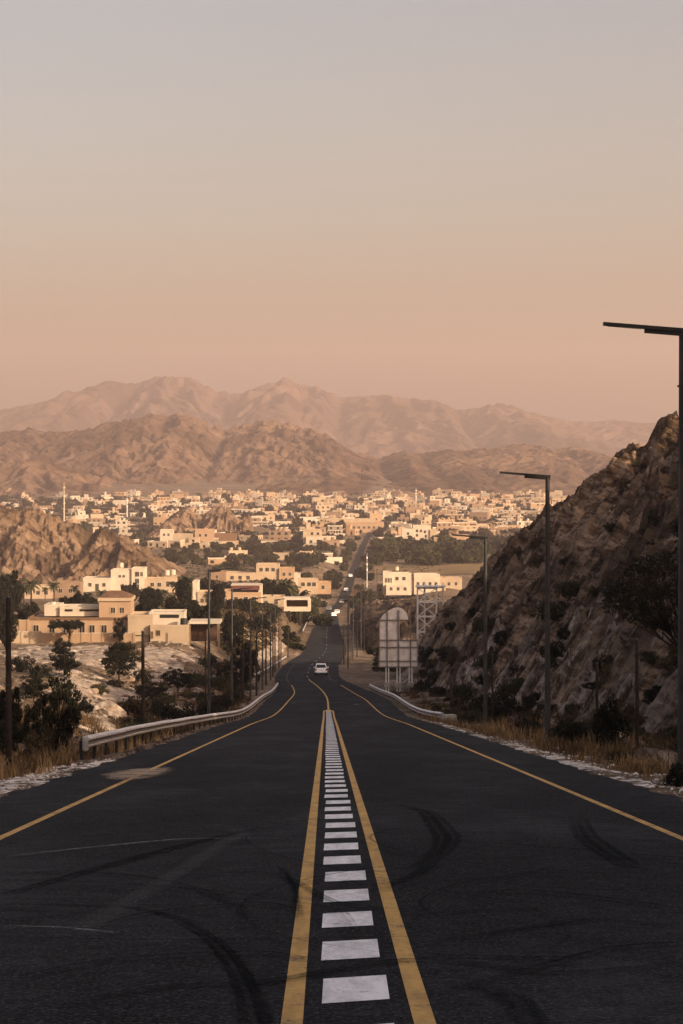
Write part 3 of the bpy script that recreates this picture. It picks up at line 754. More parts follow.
# dark wooden posts
def post(c, d, rowtop, r, label, cap=False, lean=0.0):
    x = px(c, d); z = top(x, d) - .25; h = zrow(rowtop, d) - z
    o = tag(empty('wooden_post', (x, d, z)), label, 'post', 'dark posts beside the road'); o.rotation_euler = (0, lean, 0)
    MB().path([(0, 0, 0), (.01, 0, h * .4), (-.005, .01, h * .75), (0, 0, h)], [r * 1.1, r, r * .95, r * .9], 10).build('shaft', M['dark_wood'], o, smooth=True)
    m = MB(); m.tube((0, 0, h), (0, 0, h + .05), r * 1.15, r * .8, 10); m.build('cap', M['lamp_pole_steel'], o)
    if cap: MB().tube((0, 0, h * .55), (0, 0, h * .55 + .05), r * 1.25, None, 10).build('band', M['lamp_pole_steel'], o)
post(8.5, 70, 598, .085, 'thick dark post at the left edge before the thorn trees', True)
post(143, 100, 632, .075, 'dark post rising behind the end of the left guardrail', True)
post(205.5, 175, 640, .06, 'thin dark post right beside the nearest left street lamp')
post(492.5, 118, 655, .055, 'short dark post just right of the third right street lamp')
post(597, 76, 664, .05, 'dark post in the middle of the cut slope on the right')
post(637, 72, 640, .055, 'dark post on top of the pale cut slope at right')

# guardrails: W-beam on posts
def guardrail(pts, label, spacing=4.0, h=.62, end=True):
    P = np.array(pts, float); t = np.linspace(0, len(P) - 1, 400)
    fx = pchip(range(len(P)), P[:, 0])(t); fy = pchip(range(len(P)), P[:, 1])(t)
    L = np.concatenate([[0], np.cumsum(np.hypot(np.diff(fx), np.diff(fy)))]); n = int(L[-1] / spacing)
    s = np.linspace(0, L[-1], n + 1); bx = np.interp(s, L, fx); by = np.interp(s, L, fy)
    side = 1 if np.mean(fx - road_x(np.minimum(fy, 2500))) < 0 else -1       # faces the road
    bz = np.interp(by, Yr, road_z(Yr.clip(max=2500))) - .16
    root = tag(empty('guardrail', (bx[0], by[0], bz[0])), label, 'guardrail', 'steel guardrails along the road')
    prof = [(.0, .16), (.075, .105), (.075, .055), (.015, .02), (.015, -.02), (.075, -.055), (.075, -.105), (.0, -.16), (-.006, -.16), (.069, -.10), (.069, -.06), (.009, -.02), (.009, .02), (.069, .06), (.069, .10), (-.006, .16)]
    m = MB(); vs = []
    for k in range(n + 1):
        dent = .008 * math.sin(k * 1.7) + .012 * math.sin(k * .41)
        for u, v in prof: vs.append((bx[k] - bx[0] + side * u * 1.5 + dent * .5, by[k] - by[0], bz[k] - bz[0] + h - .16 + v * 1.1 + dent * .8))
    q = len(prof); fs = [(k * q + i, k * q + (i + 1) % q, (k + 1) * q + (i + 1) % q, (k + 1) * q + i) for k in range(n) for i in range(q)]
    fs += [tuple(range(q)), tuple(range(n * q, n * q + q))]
    m.add(vs, fs); m.m = [1 if k < n * q and k % q in (2, 3, 4) else 0 for k in range(len(fs))]; rail = m.build('rail', [M['guardrail_steel'], M['strut_and_rail_shade_steel']], root)  # darker valley faces: the W-beam's shade put into the colour
    me = MB().box((0, 0, h / 2 - .25), (.09, .13, h + .42)).box((side * .055, 0, h - .16), (.07, .12, .24)).mesh('post', M['dark_lamp_paint'])
    for k in range(n + 1):
        g = bz[k] - bz[0]
        link('post', me, root, (bx[k] - bx[0] - side * .07, by[k] - by[0], g - .05))
    if end:
        m = MB(); m.box((side * .05, -.10, h - .17), (.16, .22, .40)); m.build('end_shoe', M['galvanized_steel'], root, bevel=.05)
    return root
gl = [(px(84, 66), 66), (-7.35, 95), (-7.05, 130), (-6.9, 170), (-7.0, 210), (-7.25, 250), (px(277.5, 292), 292)]
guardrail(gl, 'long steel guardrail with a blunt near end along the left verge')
gr_ = [(px(443, 142), 142), (5.55, 165), (5.0, 200), (4.5, 240), (px(370, 283), 283)]
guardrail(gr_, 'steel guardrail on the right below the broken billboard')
x2 = lambda d, o: float(road_x(np.array(d))) + o
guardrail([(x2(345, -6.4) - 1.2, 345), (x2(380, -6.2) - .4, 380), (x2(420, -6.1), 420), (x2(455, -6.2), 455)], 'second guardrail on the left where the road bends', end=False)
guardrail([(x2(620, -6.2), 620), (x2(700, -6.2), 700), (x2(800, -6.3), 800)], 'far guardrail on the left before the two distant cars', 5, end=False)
m = MB().box((0, 0, .32), (.9, .75, .64), top=.8); o = m.build('concrete_block', M['concrete'], None, (px(449, 138), 138, gz(px(449, 138), 138) - .08), .3, bevel=.03)
tag(o, 'pale concrete block at the near end of the right guardrail', 'concrete block')

# broken billboard seen from behind
d = 268.0; u = d / F
bx0 = px(398, d); bz0 = zrow(684, d)
root = tag(empty('billboard', (bx0, d, bz0)), 'broken arched billboard on white legs, one panel missing, seen from behind', 'billboard')
X_ = lambda c: (c - 398) * u
Z_ = lambda r_: (684 - r_) * u
m = MB()
arch = [(X_(379.5), Z_(620)), (X_(383), Z_(615)), (X_(388), Z_(611)), (X_(393), Z_(608.2)), (X_(398.3), Z_(607))]
m.prism([(X_(378.6), Z_(667)), (X_(387), Z_(667)), (X_(387), Z_(612))] + arch[::-1][2:], -.03, .03)
m.prism([(X_(387.15), Z_(667)), (X_(399.4), Z_(667)), (X_(399.4), Z_(607.5)), (X_(398.3), Z_(607)), (X_(393), Z_(608.2)), (X_(387.15), Z_(611.6))], -.03, .03)
m.prism([(X_(399.6), Z_(667)), (X_(417.8), Z_(667)), (X_(417.8), Z_(640)), (X_(399.6), Z_(640))], -.03, .03)
m.prism([(X_(399.6), Z_(620.5)), (X_(408.6), Z_(620.5)), (X_(407), Z_(614)), (X_(403), Z_(609)), (X_(399.6), Z_(607.6))], -.03, .03)
m.build('panel', M['panel_sheet'], root)
m = MB()
for c in (387.1, 398.3, 410.5): m.bar((X_(c), -.12, Z_(668.5)), (X_(c), -.12, Z_(610 if c < 405 else 612)), .14, .12)
for c in (379.4, 417.2): m.bar((X_(c), -.10, Z_(667)), (X_(c), -.10, Z_(622 if c < 400 else 639)), .07, .08)
for r_ in (620, 640, 647.2, 661, 666.8):
    m.bar((X_(378.8), -.16, Z_(r_)), (X_(417.6 if r_ > 630 else 410.5), -.16, Z_(r_)), .06, .11)
m.build('strut_frame', M['strut_and_rail_shade_steel'], root)
me = MB().tube((0, 0, -.9), (0, 0, Z_(664)), .062, None, 8).mesh('leg', M['white_steel'])
for c in (386, 388.6, 397, 400, 409.2, 412): link('leg', me, root, (X_(c), .05 if int(c) % 2 else -.05, 0))
m = MB()
for c in (387.3, 398.5, 410.6): m.box((X_(c), 0, -.1), (.75, .6, .5))
m.build('footing', M['concrete'], root)

# white lattice tower behind the hill's toe
d = 362.0; u = d / F; bx0 = px(430, d); zb = zrow(686, d)
root = tag(empty('lattice_tower', (bx0, d, zb)), 'pale steel lattice frame standing behind the broken billboard', 'lattice frame')
me = MB().tube((0, 0, -1), (0, 0, (686 - 584) * u), .15, .13, 6).mesh('leg', M['white_steel'])
for c, yy in ((417.5, 0), (436.5, 0), (443.5, 1.6), (425, 1.6)): link('leg', me, root, ((c - 430) * u, yy, 0))
m = MB(); zz = [(686 - r_) * u for r_ in (588, 602, 616.5, 632, 648, 664)]
xa, xb = (417.5 - 430) * u, (436.5 - 430) * u
for z in zz: m.bar((xa, 0, z), (xb, 0, z), .2, .26); m.bar((xb, 0, z), (xb + 1.05, 1.6, z), .1, .12); m.bar((xa, 0, z), (xa + 1.1, 1.6, z), .1, .12)
m.build('crossbar', M['white_steel'], root)
m = MB()
for a, b in zip(zz[:-1], zz[1:]): m.bar((xa, .05, a), (xb, .05, b), .13, .13); m.bar((xa, -.05, b), (xb, -.05, a), .13, .13)
m.build('cross_brace', M['white_steel'], root)
m = MB(); m.span(xa - .3, xb + 1.4, -.5, 2.1, zz[0] + .15, zz[0] + .3)
m.build('platform', M['white_steel'], root)

# cars
def make_car(paint, kind='suv'):
    root = empty('car')
    L, W, H = (4.75, 1.9, 1.72) if kind == 'suv' else (4.6, 1.8, 1.46)
    # body: lengthwise stations (y, half width, sill z, belt z); nose towards +y
    st = [(-L/2, .80, .50, .98), (-L/2 + .10, .90, .40, 1.05), (-L/2 + .7, .95, .30, 1.08), (0, .95, .27, 1.06), (L/2 - 1.25, .95, .29, 1.03), (L/2 - .35, .90, .33, .93), (L/2, .74, .42, .78)]
    m = MB(); vs = []; k = W / 1.9
    for y, hw, z0, z1 in st:
        for sx, zf in ((-.90, 0), (-1, .18), (-1, .62), (-.93, 1), (.93, 1), (1, .62), (1, .18), (.90, 0)): vs.append((sx * hw * k, y, z0 + (z1 - z0) * zf))
    fs = [(i * 8 + j, i * 8 + (j + 1) % 8, (i + 1) * 8 + (j + 1) % 8, (i + 1) * 8 + j) for i in range(len(st) - 1) for j in range(8)]
    m.add(vs, fs + [tuple(range(7, -1, -1)), tuple(range(48, 56))]); m.build('body', paint, root, smooth=False, bevel=.03)
    yr = -L/2 + (.12 if kind == 'suv' else .75)
    yf = L/2 - 1.35
    m = MB(); vs = []                              # pillars and roof
    for y, hw, z in ((yr, .86, 1.04), (yr + .32, .70, H), (yf - .95, .70, H + .01), (yf, .84, 1.03)): vs += [(-hw * k, y, z), (hw * k, y, z)]
    m.add(vs, [(0, 1, 3, 2), (2, 3, 5, 4), (4, 5, 7, 6), (0, 2, 4, 6), (1, 7, 5, 3)]); m.build('roof', paint, root, bevel=.03)
    m = MB(); e = .012
    m.add([(-.74 * k, yr + .04 - e, 1.12), (.74 * k, yr + .04 - e, 1.12), (.62 * k, yr + .27 - e, H - .12), (-.62 * k, yr + .27 - e, H - .12)], [(0, 1, 2, 3)]); m.build('rear_window', M['car_glass'], root)
    m = MB(); m.add([(-.74 * k, yf - .07 + e, 1.10), (.74 * k, yf - .07 + e, 1.10), (.62 * k, yf - .86 + e, H - .08), (-.62 * k, yf - .86 + e, H - .08)], [(0, 3, 2, 1)]); m.build('windscreen', M['car_glass'], root)
    for s in (-1, 1):
        m = MB(); xx = lambda z: s * (.85 - .15 * (z - 1.04) / (H - 1.04) + .012) * k
        m.add([(xx(1.12), yr + .22, 1.12), (xx(1.12), yf - .35, 1.12), (xx(H - .14), yf - 1.0, H - .14), (xx(H - .14), yr + .42, H - .14)], [(0, 1, 2, 3) if s > 0 else (3, 2, 1, 0)]); m.build('side_window', M['car_glass'], root)
        m = MB(); m.box((s * .80 * k, -L/2 + .015, .86), (.26, .10, .30)); m.build('tail_lamp', M['tail_lamp_red'], root, bevel=.02)
        m = MB(); m.box((s * .68 * k, L/2 - .10, .70), (.32, .16, .15)); m.build('headlight', M['clear_lens'], root, bevel=.02)
        m = MB(); m.box((s * 1.02 * k, yf - .45, 1.12), (.2, .1, .14)); m.build('wing_mirror', paint, root, bevel=.02)
        for y in (-L/2 + .85, L/2 - .9):
            m = MB(); m.tube((s * .70 * k, y, .345), (s * .955 * k, y, .345), .345, None, 20); wl = m.build('wheel', M['black_rubber'], root)
            m = MB(); m.tube((s * .90 * k, y, .345), (s * .965 * k, y, .345), .22, .20, 16); m.build('rim', M['chrome'], wl)
    m = MB(); m.box((0, -L/2 - .02, .52), (1.62 * k, .14, .22)); m.build('rear_bumper', paint, root, bevel=.03)
    m = MB(); m.box((0, L/2 - .02, .48), (1.4 * k, .14, .22)); m.build('front_bumper', paint, root, bevel=.03)
    m = MB(); m.box((0, -L/2 - .012, .80), (.50, .03, .13)); m.build('number_plate', M['clear_lens'], root)
    m = MB(); m.box((0, L/2 + .012, .62), (.9 * k, .03, .16)); m.build('grille', M['black_rubber'], root)
    return root
def put_car(o, c, d, away, label, rz=0.0):
    x = px(c, d); sl_ = float(road_z(np.array(d + 2.0)) - road_z(np.array(d - 2.0))) / 4
    hd = math.atan2(float(road_x(np.array(d + 4.)) - road_x(np.array(d - 4.))), 8)
    o.location = (x, d, float(np.interp(d, Yr, road_z(Yr.clip(max=2500)))) + .01)
    p = math.atan(sl_)
    o.rotation_euler = (p, 0, -hd) if away else (-p, 0, math.pi - hd)
    tag(o, label, 'car', 'cars on the road')
c1 = make_car(M['white_car_paint'], 'suv'); put_car(c1, 321, 357, True, 'white car driving away at the foot of the hill, nearest on the road')
c2 = make_car(M['white_car_paint'], 'sedan'); put_car(c2, 334, 770, True, 'distant white car in the right lane')
c3 = make_car(M['grey_car_paint'], 'sedan'); put_car(c3, 329, 835, False, 'distant grey car in the left lane, coming closer')
c4 = copy_tree(c2); put_car(c4, 346, 985, True, 'tiny white car farthest down the road')

for c_, d_, aw, kd, lab in ((341.5, 905, True, c3, 'tiny grey car just behind the two distant cars'), (350.5, 1090, False, c2, 'tiny white car where the far road narrows'), (337, 800, False, c2, 'distant white car beside the one in the right lane')):
    put_car(copy_tree(kd), c_, d_, aw, lab)
# plain utility poles with a short crossarm
me_pole = MB().tube((0, 0, -.4), (0, 0, 7.6), .11, .08, 8).mesh('pole', M['dark_wood']); me_arm = MB().bar((-.75, 0, 7.2), (.75, 0, 7.2), .1, .12).mesh('crossarm', M['dark_wood'])
me_ins = MB()
for k in (-.6, 0, .6): me_ins.tube((k, 0, 7.26), (k, 0, 7.45), .04, .03, 6)
me_ins = me_ins.mesh('insulator', M['galvanized_steel'])
UP = []
for c, d in ((243, 228), (256.5, 262), (266, 305), (273, 352), (279, 395), (288, 470), (344, 430), (357, 470), (364, 505), (371, 560), (377, 610), (369, 690), (380, 700), (349, 720), (355, 860), (371, 900), (377, 1020), (366, 1080)):
    x = px(c, d); o = empty('utility_pole', (x, d, top(x, d))); o.scale = (1, 1, R.uniform(.85, 1.15)); link('pole', me_pole, o); link('crossarm', me_arm, o); link('insulator', me_ins, o)
    tag(o, None, 'utility pole', 'thin poles along the road'); UP.append((o, 'thin dark pole %s of the road by the bend' % ('left' if c < 300 else 'right'), c))
number_labels(UP)
# thin masts in the town
def mast(c, row0, row1, d, r, mat, label, red=False):
    x = px(c, d); z = gz(x, d); h = zrow(row1, d) - z
    o = tag(empty('mast', (x, d, z - .5)), label, 'mast')
    MB().tube((0, 0, 0), (0, 0, h * .75), r, r * .8, 8).tube((0, 0, h * .75), (0, 0, h + .5), r * .6, r * .3, 8).build('pole', M[mat], o)
    for k in (.55, .7, .88): MB().tube((0, 0, h * k), (0, 0, h * k + .8), r * 1.8, None, 8).build('antenna', M[mat], o)
mast(64, 512, 482, 1700, .55, 'white_plaster', 'tall white mast on the left above the rocky knoll')
mast(362, 505, 466, 2350, .5, 'red_door', 'thin red mast rising from the far town, right of the road')
mast(416, 508, 488, 2250, .4, 'white_steel', 'short pale mast in the far town right of centre')
mast(127, 520, 497, 1900, .4, 'white_steel', 'short pale mast left of the double rocky knoll')
mast(367, 590, 553, 1000, .16, 'white_steel', 'slim white pole beside the road before the green orchard')
# ------------------------------------------------------------------ houses
def win_mesh(w, h, frame=.09, deep=.05):
    f = MB()
    for a, b, c_, e in ((-w/2 - frame, w/2 + frame, -h/2 - frame, -h/2), (-w/2 - frame, w/2 + frame, h/2, h/2 + frame), (-w/2 - frame, -w/2, -h/2, h/2), (w/2, w/2 + frame, -h/2, h/2)):
        f.span(a, b, -deep, .02, c_, e)
    f.span(-.03, .03, -deep * .7, .01, -h/2, h/2)
    p = MB().span(-w/2, w/2, -.012, .02, -h/2, h/2)
    return f, p
def add_window(root, x, y, z, w, h, fm='white_plaster', rz=0.0, door=False):
    f, p = win_mesh(w, h)
    fo = f.build('door' if door else 'window', M[fm], root, (x, y, z), rz)
    p.build('panel' if door else 'pane', M['red_door' if door else 'dark_glass'], fo)
def block(m, t, x0, x1, y0, y1, z0, z1, par=.45, th=.22, mi=0):
    """a flat-roofed volume: walls in m, parapet with coping in t"""
    m.span(x0, x1, y0, y1, z0, z1, mi)
    for a, b, c_, e in ((x0 - .04, x1 + .04, y0 - .04, y0 + th), (x0 - .04, x1 + .04, y1 - th, y1 + .04), (x0 - .04, x0 + th, y0 + th, y1 - th), (x1 - th, x1 + .04, y0 + th, y1 - th)):
        t.span(a, b, c_, e, z1 - .12, z1 + par)

# the villa behind the left guardrail, each part placed from its own rows and columns at its distance
D = 352.0; u = D / F; zg = zrow(641, D)
vc = lambda c: (c - 100) * u
vr = lambda r_: (641 - r_) * u
villa = tag(empty('villa', (px(100, D), D, zg)), 'long peach villa with tower block and pale rooftop rooms, behind a low wall', 'house')
m = MB(); t = MB()
block(m, t, vc(28), vc(128), 0, 12, -1.5, vr(619.5), .3); m.build('wall', M['peach_plaster'], villa); t.build('parapet', M['brown_trim'], villa)
m = MB(); m.span(vc(98), vc(129.5), 1.5, 8, vr(619), vr(600.5)); tw = m.build('tower_block', M['peach_plaster'], villa)
MB().span(vc(96.8), vc(130.6), 1.25, 8.25, vr(601.8), vr(598.4)).build('cornice', M['cream_plaster'], tw)
m = MB(); xa, xb = vc(97.2), vc(130.4); z0 = vr(598.4); zt = vr(592.5); a = vc(106); b = vc(119); m.add([(xa, 1.3, z0), (xb, 1.3, z0), (xb, 8.2, z0), (xa, 8.2, z0), (a, 4.7, zt), (b, 4.7, zt)], [(0, 1, 5, 4), (1, 2, 5), (2, 3, 4, 5), (3, 0, 4), (3, 2, 1, 0)])
m.build('roof', M['roof_tile'], villa)
m = MB(); t = MB(); block(m, t, vc(57), vc(97.8), 3.5, 9.5, vr(618), vr(609.8), .22); block(m, t, vc(41), vc(56.5), 4, 9, vr(618), vr(607.5), .15)
m.box((vc(70), 5, vr(608.3)), (.9, .9, .4)); m.tube((vc(48), 6, vr(607)), (vc(48), 6, vr(604.6)), .5, .45, 10)
m.build('rooftop_room', M['white_plaster'], villa); t.build('rooftop_parapet', M['white_plaster'], villa)
for c0, c1 in ((62, 70), (77, 97)): MB().span(vc(c0), vc(c1), 3.44, 3.5, vr(613), vr(611)).build('window_band', M['dark_glass'], villa)
for c in (36, 52, 66, 82, 92, 104): add_window(villa, vc(c), -.02, vr(629), .75, 1.1, 'cream_plaster')
add_window(villa, vc(112), 1.48, vr(611), .6, .8, 'cream_plaster')
add_window(villa, vc(121), 1.48, vr(611), .6, .8, 'cream_plaster')
annex = tag(empty('villa_annex', (px(165, D), D - 1.5, zg)), 'cream annex block right of the villa with white rooftop room', 'house')
vc = lambda c: (c - 165) * u
m = MB(); t = MB(); block(m, t, vc(129), vc(153), -.4, 7, vr(634), vr(616), .3); m.span(vc(135), vc(150), -.1, 6.5, -1.5, vr(634))
block(m, t, vc(151.8), vc(188.5), -1.2, 7, -1.5, vr(625.5), .3); m.build('wall', M['cream_plaster'], annex); t.build('parapet', M['cream_plaster'], annex)
m = MB(); t = MB(); block(m, t, vc(149), vc(184), 1.5, 7.5, vr(625), vr(613.5), .2); m.build('rooftop_room', M['white_plaster'], annex); t.build('cornice', M['white_plaster'], annex)
MB().span(vc(160), vc(179), 1.43, 1.5, vr(617.8), vr(614.6)).build('window_band', M['dark_glass'], annex)
MB().tube((vc(184.5), 0, vr(625)), (vc(184.5), 0, vr(617.5)), .55, .5, 12).build('water_tank', M['dark_lamp_paint'], annex)
add_window(annex, vc(159.5), -1.22, vr(631.5), .5, .7, 'tan_plaster')
add_window(annex, vc(168.4), -1.22, vr(636.5), .12, 1.3, 'tan_plaster', door=True)
add_window(annex, vc(153.5), -1.22, vr(633.5), .25, .9, 'tan_plaster')
shed = tag(empty('carport', (px(205, D), D + 1, zrow(637, D))), 'flat roofed carport with dark red doors at the right end of the villa', 'carport')
sc_ = lambda c: (c - 205) * u; sr = lambda r_: (637 - r_) * u
MB().span(sc_(188.5), sc_(220), -.6, 5, sr(624.2), sr(621.6)).build('roof', M['white_plaster'], shed)
MB().span(sc_(189.5), sc_(218), 3.4, 3.6, -1, sr(624.2)).build('back_wall', M['tan_plaster'], shed)
for a, b in ((190, 196.4), (197, 206), (206.6, 216.5)): MB().span(sc_(a), sc_(b), 1.6, 1.72, -.8, sr(625)).build('door', M['red_door'], shed)
for c in (189.2, 218.6): MB().span(sc_(c) - .13, sc_(c) + .13, -.4, -.14, -2.2, sr(624.2)).build('pillar', M['tan_plaster'], shed)
# garden walls with pillars
def wall_run(c0, c1, d, row0, row1, mat, label, n):
    u = d / F; zb = zrow(row0, d); o = tag(empty('garden_wall', (px((c0 + c1) / 2, d), d, zb)), label, 'wall', 'garden walls of the villa')
    w = (c1 - c0) * u; h = (row0 - row1) * u
    MB().span(-w/2, w/2, -.1, .1, -1.3, h).build('wall', M[mat], o)
    MB().span(-w/2 - .02, w/2 + .02, -.15, .15, h, h + .09).build('coping', M['white_plaster'], o)
    me = MB().span(-.17, .17, -.19, .19, -1.3, h + .16).mesh('pillar', M[mat])
    for k in range(n + 1): link('pillar', me, o, (-w/2 + w * k / n, 0, 0))
wall_run(-22, 40, D - 4, 642, 632, 'cream_plaster', 'low cream garden wall left of the villa with thin pillars', 7)
wall_run(12, 28, D - 2.2, 634, 620.5, 'peach_plaster', 'tall peach gate wall at the left end of the villa', 2)
wall_run(41, 134, D - 4.2, 644, 633.4, 'peach_plaster', 'long peach garden wall in front of the villa', 9)

# houses that stand near enough to show doors and windows
ITEMS = []
def house(c0, c1, row0, rows, d, mats, label, depth=9.0, wins=(), extra=None, trim='white_plaster'):
    """rows: list of (col0, col1, top row, y offset, plaster)"""
    u = d / F; cm = (c0 + c1) / 2; zb = zrow(row0, d)
    o = tag(empty('house', (px(cm, d), d, zb)), label, 'house', 'houses between the villa and the town')
    for k, (a, b, tr, yo, mt) in enumerate(rows):
        m = MB(); t = MB(); block(m, t, (a - cm) * u, (b - cm) * u, yo, yo + depth, -1.4, (row0 - tr) * u * .88, .4, .25)
        m.build('wall', M[mt], o); t.build('parapet', M[trim if mt == 'white_plaster' else mt], o)
    for (c, r_, w, h, yo) in wins: add_window(o, (c - cm) * u, yo - .02, (row0 - r_) * u * .88, w, h, trim)
    if extra: extra(o, lambda c: (c - cm) * u, lambda r_: (row0 - r_) * u, u)
    return o
def tanks(*cr):
    def f(o, c, r_, u):
        for q, rr in cr:
            MB().tube((c(q), 4, r_(rr)), (c(q), 4, r_(rr) + 1.5), .8, .75, 12).build('water_tank', M['white_plaster'], o)
    return f
house(83, 165, 590.5, [(83, 111.5, 577.5, 0, 'white_plaster'), (110.5, 132, 568.5, 1.0, 'white_plaster'), (131.5, 144.5, 566.5, .3, 'white_plaster'), (144.7, 165, 578.5, 1, 'cream_plaster')], 800, None,
      'large white two storey house in front of the left rocky knoll', 10, [(119.5, 574.5, .8, .8, 1.0), (123.5, 574.5, .8, .8, 1.0), (137, 572, 1.3, 1.6, .3), (137, 580, 1.3, 1.6, .3), (141.5, 572, .8, 1.4, .3), (137, 586, 1.3, 1.4, .3), (97, 586, 1.2, 1.8, 0), (90, 584, 1, 1.2, 0), (104, 584, 1, 1.2, 0), (152, 584, 1.2, 1.3, 1), (159, 584, 1.2, 1.3, 1)], tanks((120, 568)))
house(20, 80, 598, [(24, 52, 586, 0, 'cream_plaster'), (52, 80, 582, 1, 'tan_plaster')], 740, None, 'low cream house half hidden by palms at the far left', 9, [(30, 592, 1.1, 1.2, 0), (38, 592, 1.1, 1.2, 0), (46, 592, 1.1, 1.2, 0), (60, 590, 1.2, 1.3, 1), (70, 590, 1.2, 1.3, 1)])
house(164, 176, 592, [(164, 176, 576, 0, 'cream_plaster')], 700, None, 'narrow cream tower house with round tanks left of the dark trees', 6, [(168, 583, 1, 1.6, 0), (172, 583, 1, 1.6, 0)], tanks((166, 576), (172, 575.5)))
house(176, 228, 606, [(176, 193, 596, 0, 'cream_plaster'), (192.5, 197.5, 580, .5, 'white_plaster'), (197.4, 214, 592, .2, 'cream_plaster'), (214, 231, 591, .8, 'peach_plaster')], 560, None,
      'cream house with a slim white turret, among the dark trees', 8, [(202, 600, .8, 1, .2), (208, 600, .8, 1, .2), (220, 600, .8, 1, .8), (225, 600, .8, 1, .8), (183, 601, .9, 1, 0)])
def dark_roof(o, c, r_, u):
    MB().span(c(231.5), c(259.5), -.5, 7, r_(589.8), r_(585.4)).build('awning', M['shade_cloth'], o)
    MB().span(c(231), c(260), -.6, 7.1, r_(585.3), r_(584.6)).build('roof_edge', M['white_plaster'], o)
house(229, 262, 606, [(229, 261, 592.2, 0, 'peach_plaster'), (258.3, 261.5, 584.5, .3, 'white_plaster')], 590, None, 'peach house with a dark red awning on its roof', 8, [(236, 598, .9, 1.1, 0), (246, 598, .9, 1.1, 0), (254, 598, .9, 1.1, 0)], dark_roof)
house(255, 284, 606.5, [(261.8, 284, 597, 0, 'cream_plaster')], 610, None, 'low plain cream house left of the dark carport opening', 8, [(266, 602, .9, 1, 0), (276, 602, .9, 1, 0)])
# white-framed open shelter
d = 600.0; u = d / F; o = tag(empty('shelter', (px(297, d), d, zrow(608.5, d))), 'white framed open shelter with dark inside, left of the road', 'shelter')
q = lambda c: (c - 297) * u; s_ = lambda r_: (608.5 - r_) * u
MB().span(q(284), q(310), 0, 5, s_(600), s_(597.6)).build('roof', M['white_plaster'], o)
for c in (285, 309.3): MB().span(q(c) - .35, q(c) + .35, 0, 5, -.7, s_(600)).build('side_wall', M['white_plaster'], o)
MB().span(q(285.6), q(308.8), 4.6, 4.8, -.7, s_(600)).build('back_wall', M['brown_trim'], o)
MB().span(q(284), q(310), -.3, 0, -.7, s_(606.6)).build('front_wall', M['white_plaster'], o)
house(211, 312, 583, [(211, 226, 571, 0, 'tan_plaster'), (226, 257, 572.5, .6, 'cream_plaster'), (256, 279, 563, 1.2, 'cream_plaster'), (279, 294, 567.5, .3, 'peach_plaster'), (294, 300, 574, .2, 'white_plaster')], 850, None,
      'long cream house with a taller middle block behind the tree belt', 10, [(261, 568, 1.2, 1.3, 1.2), (267, 568, 1.2, 1.3, 1.2), (273, 568, 1.2, 1.3, 1.2), (232, 577, 1.2, 1.3, .6), (240, 577, 1.2, 1.3, .6), (248, 577, 1.2, 1.3, .6), (217, 576, 1, 1.2, 0), (284, 573, 1, 1.2, .3), (290, 573, 1, 1.2, .3)])
house(298, 330, 590, [(298, 318, 579, 0, 'cream_plaster'), (315, 331, 582.5, .8, 'peach_plaster')], 790, None, 'cream house with dark upper windows just left of the far road', 8, [(303, 583.5, 1.2, 1.3, 0), (309, 583.5, 1.2, 1.3, 0), (314, 583.5, 1.2, 1.3, 0), (323, 587, 1, 1.2, .8)])
house(383, 411, 591, [(383, 392, 570.5, 0, 'white_plaster'), (391, 411.5, 572, .8, 'white_plaster'), (386, 411, 585, -3, 'white_plaster')], 930, None, 'white house with arched row of windows left of the lattice frame', 9,
      [(386, 579, .7, 1.8, 0), (388.7, 579, .7, 1.8, 0), (391.2, 579, .5, 1.8, 0), (397, 577, 1.2, 1.3, .8), (404, 577, 1.2, 1.3, .8), (391, 588, 1.0, 1.2, -3), (398, 588, 1.0, 1.2, -3), (405, 588, 1.0, 1.2, -3)], tanks((397, 571)))
house(413, 444, 591, [(414, 440, 573, 0, 'white_plaster'), (438, 446, 577, 1.2, 'cream_plaster')], 930, None, 'plain white house block showing above the lattice frame', 9, [(418, 583, 1, 1.4, 0), (424, 583, 1, 1.4, 0), (430, 583, 1, 1.4, 0), (436, 583, 1, 1.4, 0)])
house(444, 462, 590, [(444, 462, 577, 0, 'cream_plaster')], 1000, None, 'low cream house beside the rock hill, right of the lattice frame', 9, [(449, 583, 1, 1.3, 0), (456, 583, 1, 1.3, 0)])
house(352, 386, 598, [(352, 362, 590, 0, 'tan_plaster'), (362, 378, 592, -1, 'cream_plaster'), (377, 384, 584, 0, 'tan_plaster')], 940, None, 'low tan house on the right of the road before the white houses', 8, [(357, 594, 1, 1.2, 0), (368, 595, 1, 1.2, -1), (380, 589, 1, 1.3, 0)])
house(402, 436, 538, [(402, 414, 528, 0, 'white_plaster'), (413, 431, 524.5, 1, 'white_plaster'), (430, 437, 529, 0, 'cream_plaster')], 1480, None, 'bright white house with dark windows just above the orchard', 10, [(408, 533, 1.4, 1.6, 0), (417, 530, 1.4, 1.6, 1), (421, 530, 1.4, 1.6, 1), (417, 535, 1.4, 1.6, 1), (425, 531, 1.4, 1.6, 1), (426, 536, 1.4, 1.6, 1)])
house(308, 350, 547, [(303, 322, 528, 2, 'cream_plaster'), (306, 336, 536, 0, 'white_plaster'), (335, 352, 541, 0, 'white_plaster')], 1420, None, 'broad white hall with cream upper storey left of the road', 12, [(312, 532, 1.5, 1.6, 2), (318, 532, 1.5, 1.6, 2), (311, 541, 1.5, 1.8, 0), (318, 541, 1.5, 1.8, 0), (325, 541, 1.5, 1.8, 0), (341, 544, 1.4, 1.4, 0), (346, 544, 1.4, 1.4, 0)])
